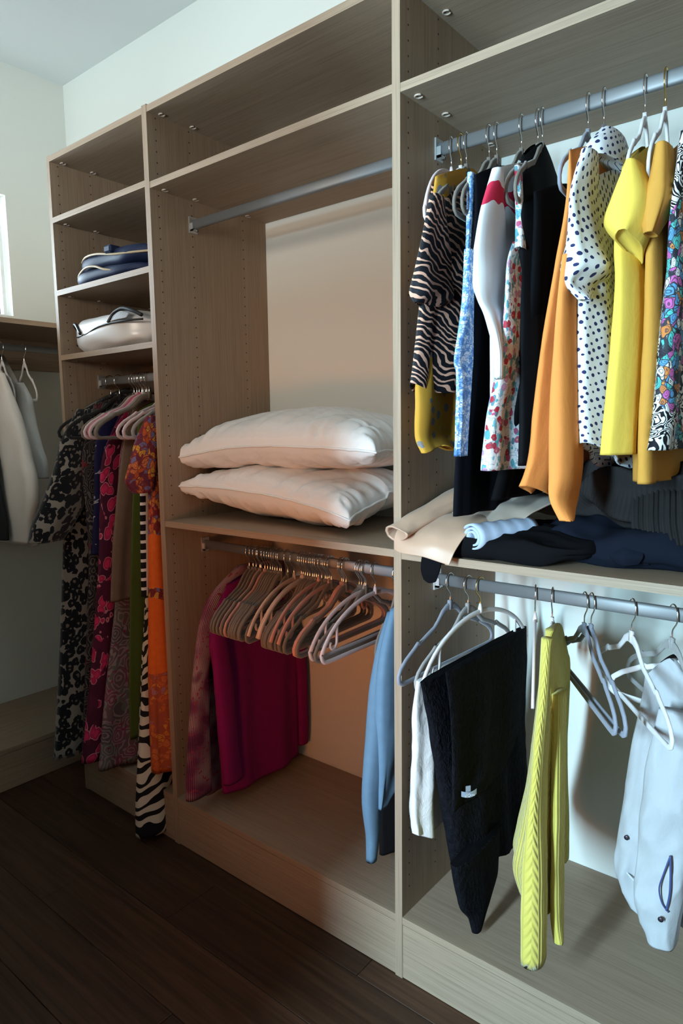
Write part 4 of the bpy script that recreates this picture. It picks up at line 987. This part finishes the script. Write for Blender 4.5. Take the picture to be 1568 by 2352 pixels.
L3 = [('suit', 'bluegrey', 2, 'blue grey velvet hanger nearest the divider on the lower right rod', 'chrome'), ('suit', 'grey', 3, 'grey velvet hanger second from the divider on the lower right rod', 'chrome'),
      ('bow', 'white', 5, 'white bow hanger in front of the black knit wrap', 'gold'), ('bow', 'blush', -23, 'pale hanger seen edge on just left of the yellow cardigan', 'chrome'),
      ('suit', 'white', -16, 'white hanger carrying the yellow cable knit cardigan', 'chrome'), ('suit', 'bluegrey', -36, 'left one of the two empty blue grey hangers right of the yellow cardigan', 'chrome'),
      ('suit', 'bluegrey', -37, 'right one of the two empty blue grey hangers right of the yellow cardigan', 'chrome'), ('suit', 'white', -36, 'empty white velvet hanger in front of the white denim jacket', 'chrome'),
      ('suit', 'grey', -38, 'empty grey velvet hanger at the right edge of the lower rod', 'chrome'), ('suit', 'white', -78, 'white hanger inside the white denim jacket', 'chrome')]
for x, (k, c, yw, lb, hk) in zip(HOOKS['l3'], L3): hanger(x, ROD_LO, k, c, yw, lb, g_l3, hk)
g_l2 = 'empty hangers on the lower rod of the middle unit'
SEQ = 'TTTPTPTTTTTTTTAAATTTTTTpTTTpTPPTTTwTw'
KIND = {'T': ('suit', 'taupe', 'taupe velvet hanger'), 'P': ('suit', 'pink', 'pink velvet hanger'), 'A': ('bow', 'cream', 'cream bow hanger'), 'p': ('bow', 'pink', 'pink bow hanger'), 'w': ('bowbar', 'blush', 'blush bow hanger')}
ORD = ['first', 'second', 'third', 'fourth', 'fifth', 'sixth', 'seventh', 'eighth', 'ninth', 'tenth', 'eleventh', 'twelfth', 'thirteenth', 'fourteenth', 'fifteenth', 'sixteenth', 'seventeenth', 'eighteenth', 'nineteenth', 'twentieth',
       'twenty-first', 'twenty-second', 'twenty-third', 'twenty-fourth', 'twenty-fifth', 'twenty-sixth', 'twenty-seventh', 'twenty-eighth', 'twenty-ninth', 'thirtieth', 'thirty-first', 'thirty-second', 'thirty-third', 'thirty-fourth', 'thirty-fifth', 'thirty-sixth', 'thirty-seventh']
for i, (x, s) in enumerate(zip(HOOKS['l2'], SEQ)):
    k, c, nm = KIND[s]
    yw = -(15 - 15 * i / 36.0) + rnd.uniform(-1.2, 1.2)
    lb = '%s, %s from the left on the lower middle rod' % (nm, ORD[i])
    if i == 0: lb = 'taupe velvet hanger carrying the rose striped robe'
    if i == 1: lb = 'taupe velvet hanger carrying the magenta sweater'
    hanger(x, ROD_LO, k, c, yw, lb, g_l2 if i > 1 else None)
hanger(.487, ROD_LO, 'suit', 'taupe', 0, 'taupe hanger carrying the black wool sweater', None, sc=.45)
hanger(.520, ROD_LO, 'suit', 'pink', 0, 'pink hanger carrying the sky blue sweater', None, sc=.5)
g_l1 = 'hangers in the narrow corner unit'
L1 = [('black', 'black hanger carrying the leopard robe'), ('black', 'black hanger carrying the dark paisley dress'), ('taupe', 'taupe hanger carrying the navy brush stroke dress'),
      ('blush', 'blush velvet hanger, leftmost of the crowded corner rod cluster'), ('hotpink', 'hot pink velvet hanger carrying the magenta floral dress'), ('hotpink', 'empty hot pink velvet hanger on the crowded corner rod'),
      ('blush', 'blush velvet hanger right of the hot pink ones'), ('grey', 'grey velvet hanger carrying the mauve paisley dress'), ('taupe', 'taupe velvet hanger carrying the taupe cardigan'),
      ('taupe', 'taupe velvet hanger carrying the olive green dress'), ('blush', 'blush velvet hanger carrying the zebra maze dress'), ('blush', 'blush velvet hanger carrying the grid scarf'), ('grey', 'grey hanger carrying the orange paisley dress')]
xs_ = list(HOOKS['l1']); xs_[10] = -.47; xs_[11] = -.425; xs_[12] = -.385
for x, (c, lb) in zip(xs_, L1): hanger(x, ROD_L, 'suit', c, -rnd.uniform(0, 5), lb, g_l1)
for yy, lb in ((.06, 'white hanger carrying the white voile shirt on the end wall'), (-.03, 'white hanger carrying the ivory voile shirt on the end wall'), (-.13, 'white hanger carrying the charcoal shirt on the end wall')):
    hanger(RXE, ROD_E, 'suit', 'white', 0, lb, 'hangers on the end wall rod', 'chrome', yy, True, sc=.40)

# garment details
def under(key, name, mb, mat, smooth=True, label=None):
    r = GT[key]; o = mb.obj(name, mat, r, smooth); o.location = -Vector(r.location)
    if label: o['label'] = label
    return o
# sewn label of the black knit wrap, with its printed letters
TX, TY, TZ = .812, -.030, .592
LD = (.55, .835)
mb = MB()
for i in range(11):
    t = i / 10.0; s_ = -.018 + .038 * t; bow_ = .004 * (1 - (2 * t - 1) ** 2)
    q = (TX + LD[0] * s_ + LD[1] * bow_, TY + LD[1] * s_ - LD[0] * bow_, TZ - .003 * (1 - (2 * t - 1) ** 2))
    if i:
        b_ = len(mb.v)
        for off in (0.0, -.0006):
            mb.v += [(p_[0] + LD[1] * off, p_[1] - LD[0] * off, p_[2] + dz) for p_, dz in ((pq, -.007), (q, -.007), (q, .006), (pq, .006))]
        mb.f += [(b_, b_ + 1, b_ + 2, b_ + 3), (b_ + 4, b_ + 7, b_ + 6, b_ + 5), (b_, b_ + 4, b_ + 5, b_ + 1), (b_ + 3, b_ + 2, b_ + 6, b_ + 7)]
    pq = q
b_ = len(mb.v)
for s_, dz in ((-.009, .004), (.003, .004), (.003, .018), (-.009, .018)):
    mb.v.append((TX + LD[0] * s_ + LD[1] * .0035, TY + LD[1] * s_ - LD[0] * .0035, TZ + dz))
for k_ in range(4): mb.v.append((mb.v[b_ + k_][0] - LD[1] * .0006, mb.v[b_ + k_][1] + LD[0] * .0006, mb.v[b_ + k_][2]))
mb.f += [(b_, b_ + 1, b_ + 2, b_ + 3), (b_ + 4, b_ + 7, b_ + 6, b_ + 5), (b_, b_ + 4, b_ + 5, b_ + 1), (b_ + 1, b_ + 5, b_ + 6, b_ + 2), (b_ + 2, b_ + 6, b_ + 7, b_ + 3), (b_ + 3, b_ + 7, b_ + 4, b_)]
TAGM = simple('grey_satin_label', (.27, .31, .38), .5)
under('blackcard', 'care_label', mb, TAGM, False, 'small pale grey sewn label')
cu = bpy.data.curves.new('label_text', 'FONT'); cu.body = 'sIQou'; cu.size = .0100; cu.extrude = .0001; cu.align_x = 'CENTER'
to = bpy.data.objects.new('text_curve', cu); COL.objects.link(to)
bpy.context.view_layer.update()
tm = bpy.data.meshes.new_from_object(to); bpy.data.objects.remove(to, do_unlink=True)
to = new_obj('label_text', tm, GT['blackcard'], simple('white_print', (.8, .82, .86), .6))
to.location = Vector((TX + LD[1] * .0046 + LD[0] * .001, TY - LD[0] * .0046 + LD[1] * .001, TZ - .0075)) - Vector(GT['blackcard'].location); to.rotation_euler = (radians(90), 0, math.atan2(LD[1], LD[0]))
# collar of the polka dot blouse
g = GARMENTS['polka']['body'][0]
lo = loft('collar', [(1.985, g[1] + .004, .15, .055, .016, 0), (1.965, g[1] + .003, .145, .075, .024, 0), (1.945, g[1] + .002, .14, .095, .030, 0), (1.915, g[1] + .002, .135, .105, .034, 0)], CM['polka'], GT['polka'], n=36, m=20, fold=.002, ripple=.002, seed=3)
lo.location = -Vector(GT['polka'].location)
# buttons and zip of the denim jacket
BT = simple('dark_bronze_button', (.09, .07, .09), .35, .9)
def button(key, x, y, z, r=.0052, mat=BT):
    mb = MB(); n = 14
    for k, (rr, dy) in enumerate(((r, 0), (r, -.0022), (r * .7, -.003))):
        for j in range(n): mb.v.append((x + rr * cos(2 * pi * j / n), y + dy, z + rr * sin(2 * pi * j / n)))
    for k in range(2):
        for j in range(n): mb.f.append((k * n + j, k * n + (j + 1) % n, (k + 1) * n + (j + 1) % n, (k + 1) * n + j))
    mb.f += [tuple(range(n)), tuple(2 * n + j for j in range(n))]
    under(key, 'button', mb, mat, True)
for bx_, by_, bz_ in ((1.112, .119, .527), (1.146, .109, .454), (1.207, .030, .436)):
    button('jacket', bx_, by_, bz_)
ZIPM = simple('navy_zip_tape', (.05, .07, .20), .5)
under('jacket', 'pocket_zip', MB().tube(path([(1.216, .042, .568), (1.207, .037, .53), (1.200, .037, .495), (1.206, .039, .465), (1.218, .042, .449)], 24), .0016, 6).tube(path([(1.216, .042, .568), (1.219, .039, .53), (1.219, .039, .49), (1.214, .041, .452)], 24), .0022, 6), ZIPM, True, 'open navy zip of the pocket')
SEAM = pat_linen('white_denim_seam', (.56, .58, .62))
under('jacket', 'seam', MB().tube(path([(1.165, .127, .80), (1.158, .113, .70), (1.152, .110, .60), (1.150, .110, .50), (1.155, .112, .42)], 30), .0022, 6).tube(path([(1.085, .154, .455), (1.11, .127, .445), (1.15, .112, .430), (1.19, .111, .420)], 20), .0022, 6), SEAM)

# ---------------------------------------------------------------- pillows
SAT = pat_sateen()
def pillow(label, c, bx, by, ht, hb, rz, seam, seed, rx=0.0):
    root = tag(empty('pillow', c, rz), label, 'pillow', 'white pillows on the middle shelf')
    root.rotation_euler = (rx, 0, rz)
    nu, nv = 84, 56
    def edge(u, v):
        x = bx * u * (1 - .055 * (1 - v * v)); y = by * v * (1 - .075 * (1 - u * u))
        cr_ = max(0, abs(u) * abs(v) - .80) / .20
        return x * (1 + .045 * cr_), y * (1 + .07 * cr_), seam(u, v)
    V = []; UV = []; F = []
    for side in (1, -1):
        h = ht if side > 0 else hb
        for i in range(nu + 1):
            u = -1 + 2 * i / nu; u = sin(u * pi / 2) * .35 + u * .65
            for j in range(nv + 1):
                v = -1 + 2 * j / nv; v = sin(v * pi / 2) * .35 + v * .65
                x, y, z = edge(u, v)
                tu = max(1e-6, 1 - abs(u) ** 3.0) ** .50; tv = max(1e-6, 1 - abs(v) ** 2.4) ** .50; t = (tu ** -3 + tv ** -3 - 1) ** (-1 / 3.0)
                e = min(1 - abs(u), 1 - abs(v))
                wr = math.exp(-e * 5.0) * min(1, e * 14)
                along = (u * bx if (1 - abs(v)) < (1 - abs(u)) else v * by)
                pk = (noise.noise(Vector((along * 34, seed, side))) + .6 * noise.noise(Vector((along * 75, seed, side + 5)))) * .021 * wr
                lump_ = noise.noise(Vector((x * 6 + seed, y * 6, side))) * .010 * t
                fold_ = (1 - abs(noise.noise(Vector((x * 9 - y * 5 + seed * 2, y * 2.2 + x * 2, 4))))) ** 6 * -.016 * t
                zz = z + side * h * t + (pk + lump_ + fold_) * side
                V.append((x, y, zz)); UV.append((x + .5, y + .5 + (0 if side > 0 else 1)))
    st = (nu + 1) * (nv + 1)
    for sd in range(2):
        for i in range(nu):
            for j in range(nv):
                a = sd * st + i * (nv + 1) + j
                F.append((a, a + nv + 1, a + nv + 2, a + 1) if sd == 0 else (a, a + 1, a + nv + 2, a + nv + 1))
    me = mesh_from('cover', V, F, True, UV)
    bm = bmesh.new(); bm.from_mesh(me); bmesh.ops.remove_doubles(bm, verts=bm.verts, dist=.0004); bmesh.ops.recalc_face_normals(bm, faces=bm.faces); bm.to_mesh(me); bm.free()
    for p in me.polygons: p.use_smooth = True
    new_obj('cover', me, root, SAT)
    pts = []
    for k in range(160):
        q = k / 40.0
        if q < 1: u, v = -1 + 2 * q, -1
        elif q < 2: u, v = 1, -1 + 2 * (q - 1)
        elif q < 3: u, v = 1 - 2 * (q - 2), 1
        else: u, v = -1, 1 - 2 * (q - 3)
        x, y, z = edge(u, v); pts.append((x * 1.004, y * 1.006, z + .0022 * noise.noise(Vector((x * 30, y * 30, seed)))))
    MB().tube(pts, .0034, 7, True).obj('piping', SAT, root, True)
    return root
PIL1 = pillow('lower white striped pillow of the pair resting on the middle shelf', (.055, .265, 1.214), .355, .20, .078, .092, radians(-1.5),
       lambda u, v: .006 - .040 * max(0, u) ** 2 * (v < 0) * (-v) + .018 * sin(u * 2.2) * (-1 if v < 0 else 1) * .5, 3)
PIL2 = pillow('upper white striped pillow lying on top of the other pillow', (.062, .285, 1.354), .40, .205, .116, .074, radians(1.0),
       lambda u, v: .006 - .045 * (u < 0) * u * u - .012 * (u > 0) * u * u, 8)

# ---------------------------------------------------------------- things on the corner shelves
def piping(name, pts, r, mat, root, n=8): 
    o = MB().tube(pts, r, n).obj(name, mat, root, True); o.location = -Vector(root.location); return o
VINYL = pat_satin('white_vinyl_cloth', (.70, .68, .68), .3)
BLKP = simple('black_piping', (.012, .012, .016), .5)
r = tag(empty('zip_bag', (-.64, .16, ZS3)), 'white vinyl bedding bag with black zips on the third shelf', 'bag')
o = lump('bag_body', (-.645, .17, ZS3 + .062), (.235, .165, .064), VINYL, r, ZS3, 5, .010, 8, 3.0, ridge=.006); o.location = -Vector(r.location)
def onbag(x, y, z): return (x, y, z)
front = path([(-.870, .10, ZS3 + .085), (-.845, .050, ZS3 + .068), (-.80, .018, ZS3 + .058), (-.72, .004, ZS3 + .060), (-.64, .000, ZS3 + .075), (-.56, .000, ZS3 + .080), (-.47, .006, ZS3 + .080), (-.42, .03, ZS3 + .082)], 50)
piping('zip_seam', front, .0036, BLKP, r)
piping('handle', path([(-.865, .06, ZS3 + .088), (-.84, .030, ZS3 + .104), (-.80, .014, ZS3 + .098), (-.755, .002, ZS3 + .064)], 24), .0062, BLKP, r)
piping('handle', path([(-.575, .000, ZS3 + .083), (-.555, .010, ZS3 + .112), (-.51, .016, ZS3 + .124), (-.46, .020, ZS3 + .112), (-.425, .030, ZS3 + .095)], 24), .0065, BLKP, r)
piping('zip_seam', path([(-.880, .11, ZS3 + .080), (-.872, .075, ZS3 + .058), (-.860, .048, ZS3 + .036)], 12), .0042, BLKP, r)
MESHM = NT('white_mesh_window'); 
_u = MESHM.sep(MESHM.ob()); _f = MESHM.math('GREATER_THAN', MESHM.math('FRACT', MESHM.math('DIVIDE', _u[0], .006)), .4)
MESHM = MESHM.done(MESHM.mix(_f, (.12, .13, .15), (.55, .58, .62)), .7)
o = sheet('mesh_window', [[(-.560, .000, ZS3 + .086), (-.52, -.001, ZS3 + .087), (-.47, .002, ZS3 + .088)], [(-.553, .006, ZS3 + .103), (-.515, .010, ZS3 + .115), (-.470, .014, ZS3 + .105)]], MESHM, r, 12, 6, .001, 0); o.location = -Vector(r.location)
NAVY = plain('navy_nylon', (.012, .022, .065), .6, .25)
TANP = simple('tan_piping', (.48, .38, .24), .5)
for nm, lb, c, rr, pts in (
    ('folded_pouch', 'navy folded pouch with tan piping lying on top on the second shelf', (-.60, .15, ZS2 + .070), (.235, .13, .030),
     [(-.79, .045, ZS2 + .088), (-.72, .020, ZS2 + .092), (-.64, .012, ZS2 + .088), (-.54, .014, ZS2 + .072), (-.44, .03, ZS2 + .066), (-.38, .05, ZS2 + .064)]),
    ('folded_pouch', 'navy folded pouch with tan piping underneath on the second shelf', (-.62, .14, ZS2 + .022), (.215, .135, .023),
     [(-.815, .05, ZS2 + .014), (-.77, .018, ZS2 + .034), (-.70, .004, ZS2 + .050), (-.64, .002, ZS2 + .046), (-.59, .004, ZS2 + .030), (-.54, .012, ZS2 + .02)])):
    r = tag(empty(nm, (c[0], c[1], c[2] - rr[2])), lb, 'pouch', 'navy pouches on the second shelf')
    o = lump('pouch_body', c, rr, NAVY, r, ZS2, hash_s(lb) % 13, .007, 9, 3.2, ridge=.004); o.location = -Vector(r.location)
    piping('piping', path(pts, 40), .0038, TANP, r)
    if 'top' in lb:
        mb = MB().box(-.585, -.545, .002, .05, ZS2 + .078, ZS2 + .104, .006)
        o = mb.obj('buckle_strap', NAVY, r); o.location = -Vector(r.location)

# ---------------------------------------------------------------- clothes lying on the right shelf
Z3 = ZM3
SATIN = pat_satin('peach_satin', (.50, .32, .22), .34)
r = tag(empty('satin_shirt', (.70, .1, Z3)), 'peach satin shirt draped over the shelf edge with one sleeve out', 'shirt')
def put(o): o.location = -Vector(r.location); return o
# draped front
put(sheet('drape', [
    [(.622, -.042, 1.128), (.640, -.046, 1.124), (.668, -.045, 1.122), (.700, -.043, 1.120), (.735, -.040, 1.113), (.762, -.036, 1.107)],
    [(.620, -.028, 1.170), (.645, -.036, 1.150), (.670, -.035, 1.152), (.705, -.033, 1.150), (.740, -.028, 1.146), (.772, -.022, 1.142)],
    [(.640, .020, 1.196), (.662, .014, 1.180), (.690, .012, 1.184), (.720, .012, 1.184), (.752, .014, 1.180), (.786, .016, 1.176)],
    [(.655, .12, 1.222), (.685, .11, 1.205), (.715, .10, 1.205), (.75, .10, 1.202), (.78, .10, 1.197), (.81, .10, 1.185)],
    [(.67, .24, 1.225), (.70, .24, 1.20), (.73, .24, 1.195), (.77, .24, 1.19), (.80, .24, 1.18), (.84, .24, 1.17)]], SATIN, r, 48, 40, .003, .004, 3))
SL = [(.700, .36, 1.262), (.690, .27, 1.258), (.672, .16, 1.238), (.650, .06, 1.206), (.632, -.012, 1.180), (.626, -.046, 1.166)]
def sleeve(name, P, rad, mat, root):
    n = 30; m = 40; V = []; F = []; UV = []; pts = path(P, m)
    rs = path([(q,) for q in rad], m)
    for ins in (1.0, .82):
        rng = range(m) if ins == 1.0 else range(m - 1, m - 10, -1)
        for i in rng:
            p = Vector(pts[i]); t = Vector(pts[min(i + 1, m - 1)]) - Vector(pts[max(i - 1, 0)]); t.normalize()
            sx = t.cross(Vector((0, 0, 1))).normalized(); up = sx.cross(t)
            for j in range(n):
                a = 2 * pi * j / n; k = 1 + .12 * noise.noise(Vector((cos(a) * 2, sin(a) * 2, i * .16))) + .10 * sin(a * 3 + i * .12)
                q = p + sx * (rs[i][0] * cos(a) * ins * k) + up * (rs[i][0] * .55 * sin(a) * ins * k)
                q.z = max(q.z, Z3 + .003) if q.y > -.002 else q.z
                V.append(tuple(q)); UV.append((a * rs[i][0], i / m * .4))
    R = len(V) // n
    for i in range(R - 1):
        for j in range(n): F.append((i * n + j, i * n + (j + 1) % n, (i + 1) * n + (j + 1) % n, (i + 1) * n + j))
    F.append(tuple(range(n))[::-1]); F.append(tuple((R - 1) * n + j for j in range(n)))
    return new_obj(name, mesh_from(name, V, F, True, UV), root, mat)
put(sleeve('sleeve', SL, (.035, .040, .040, .036, .032, .034), SATIN, r))
r = tag(empty('satin_skirt', (.76, .2, Z3)), 'folded champagne satin garment lying between the peach shirt and dark jeans', 'skirt')
put(sheet('fold', [
    [(.655, .115, 1.176), (.70, .105, 1.172), (.75, .095, 1.168), (.80, .095, 1.160), (.835, .105, 1.150)],
    [(.642, .095, 1.192), (.69, .082, 1.188), (.74, .075, 1.184), (.795, .080, 1.176), (.840, .095, 1.165)],
    [(.648, .12, 1.212), (.70, .11, 1.212), (.75, .11, 1.208), (.81, .11, 1.205), (.862, .12, 1.196)],
    [(.67, .22, 1.240), (.72, .21, 1.240), (.78, .21, 1.236), (.84, .21, 1.232), (.90, .20, 1.228)],
    [(.68, .36, 1.245), (.74, .35, 1.24), (.80, .35, 1.236), (.87, .34, 1.23), (.94, .33, 1.21)],
    [(.70, .45, 1.17), (.76, .45, 1.17), (.82, .44, 1.17), (.90, .43, 1.16), (.96, .42, 1.15)]], pat_satin('champagne_satin', (.46, .36, .29), .26), r, 56, 50, .004, .008, 12))
# rolled pale blue cloth
r = tag(empty('rolled_cloth', (.80, .09, Z3)), 'rolled pale blue ribbed cloth under the champagne satin', 'cloth')
V = []; F = []; UV = []; ns, nl = 64, 14
c0 = Vector((.800, -.006, 1.168)); ax = Vector((.42, .90, .03)).normalized(); sx = ax.cross(Vector((0, 0, 1))).normalized(); up = sx.cross(ax)
for s in (0, 1):
    for k in range(nl):
        for i in range(ns):
            a = i / (ns - 1) * 2 * pi * 2.4; rr = .009 + .0195 * i / (ns - 1) + (0 if s else .0042)
            rr *= 1 + .05 * sin(k * 2.1)
            p = c0 + ax * (.16 * k / (nl - 1)) + sx * (rr * cos(a) * 1.15) + up * (rr * sin(a) * .95)
            V.append(tuple(p)); UV.append((i / ns * .25, k / nl * .16))
o_ = ns * nl
for k in range(nl - 1):
    for i in range(ns - 1):
        a = k * ns + i; F.append((a, a + 1, a + ns + 1, a + ns)); F.append((o_ + a, o_ + a + ns, o_ + a + ns + 1, o_ + a + 1))
for k in (0, nl - 1):
    for i in range(ns - 1): a = k * ns + i; F.append((a, a + 1, o_ + a + 1, o_ + a))
for i in (0, ns - 1):
    for k in range(nl - 1): a = k * ns + i; F.append((a, a + ns, o_ + a + ns, o_ + a))
put(new_obj('roll', mesh_from('roll', V, F, True, UV), r, plain('pale_blue_rib', (.42, .50, .64), .9)))
# black folded trousers with a strap over the edge
BC = plain('black_cotton', (.005, .005, .006), .95, .06)
r = tag(empty('folded_trousers', (.86, .12, Z3)), 'black folded trousers at the shelf edge with a band hanging over', 'trousers')
put(lump('cloth', (.868, .185, Z3 + .026), (.175, .185, .026), BC, r, Z3, 4, .012, 11, 3.4, radians(8), 110, 60, ridge=.014))
put(sheet('waistband', [[(.690, .06, 1.132), (.712, .06, 1.132), (.735, .06, 1.132)], [(.684, -.005, 1.128), (.708, -.006, 1.128), (.734, -.006, 1.128)],
    [(.680, -.018, 1.116), (.706, -.020, 1.114), (.732, -.018, 1.114)], [(.678, -.020, 1.085), (.702, -.023, 1.083), (.726, -.020, 1.085)], [(.684, -.018, 1.062), (.700, -.020, 1.056), (.716, -.018, 1.060)]], BC, r, 20, 30, .006, .001))
put(sheet('trouser_leg', [[(.77, .02, 1.142), (.84, .005, 1.146), (.91, .01, 1.146), (.985, .04, 1.140)], [(.765, .05, 1.158), (.84, .03, 1.162), (.92, .035, 1.160), (.998, .055, 1.152)], [(.79, .14, 1.168), (.86, .12, 1.172), (.93, .11, 1.170), (1.00, .11, 1.158)], [(.82, .25, 1.160), (.88, .24, 1.165), (.95, .22, 1.165), (1.01, .20, 1.155)]], BC, r, 40, 24, .007, .006, 11))
put(MB().tube(path([(.86, .004, 1.136), (.91, .002, 1.150), (.965, .020, 1.154), (.99, .045, 1.148), (.975, .03, 1.130)], 30), .0035, 6).obj('hem_fold', BC, r, True))
JN = plain('dark_navy_denim', (.006, .008, .015), .9, .08)
r = tag(empty('jeans', (1.08, .2, Z3)), 'dark navy jeans crumpled under the grey ribbed sweater', 'jeans')
put(lump('denim', (1.105, .262, Z3 + .040), (.215, .165, .042), JN, r, Z3, 9, .016, 10, 2.8, radians(14), 110, 60, ridge=.020))
put(sheet('waist_fold', [[(.945, .175, 1.195), (.985, .125, 1.178), (1.03, .10, 1.165), (1.075, .095, 1.160), (1.12, .11, 1.165)], [(.94, .150, 1.178), (.982, .102, 1.160), (1.03, .080, 1.146), (1.08, .075, 1.142), (1.13, .09, 1.150)],
    [(.935, .165, 1.150), (.985, .112, 1.134), (1.035, .088, 1.126), (1.085, .085, 1.124), (1.14, .10, 1.13)]], JN, r, 40, 16, .006, .004, 5))
put(sheet('pocket', [[(1.075, .085, 1.165), (1.10, .075, 1.172), (1.13, .085, 1.168)], [(1.07, .070, 1.148), (1.10, .058, 1.150), (1.135, .072, 1.150)], [(1.08, .075, 1.130), (1.10, .066, 1.128), (1.125, .078, 1.132)]], JN, r, 20, 14, .006, .002, 8))
KN = pat_knit('charcoal_rib_knit', (.020, .018, .018), 170, .4, .35)
r = tag(empty('folded_sweater', (1.14, .25, Z3 + .09)), 'charcoal ribbed knit sweater heaped on the dark jeans', 'sweater')
put(lump('knit', (1.115, .285, Z3 + .145), (.175, .140, .074), KN, r, Z3 + .075, 21, .022, 10, 2.4, radians(10), 120, 70, ridge=.028))
put(sheet('ribbed_hem', [[(1.075, .21, 1.318), (1.115, .195, 1.322), (1.155, .19, 1.318), (1.20, .19, 1.31)], [(1.085, .155, 1.275), (1.125, .140, 1.272), (1.17, .135, 1.27), (1.22, .135, 1.265)],
    [(1.095, .118, 1.225), (1.135, .108, 1.222), (1.18, .104, 1.22), (1.235, .104, 1.218)], [(1.103, .108, 1.178), (1.143, .100, 1.176), (1.19, .096, 1.175), (1.245, .096, 1.175)]], KN, r, 110, 26, .007, .003, 2, (.0026, 13)))
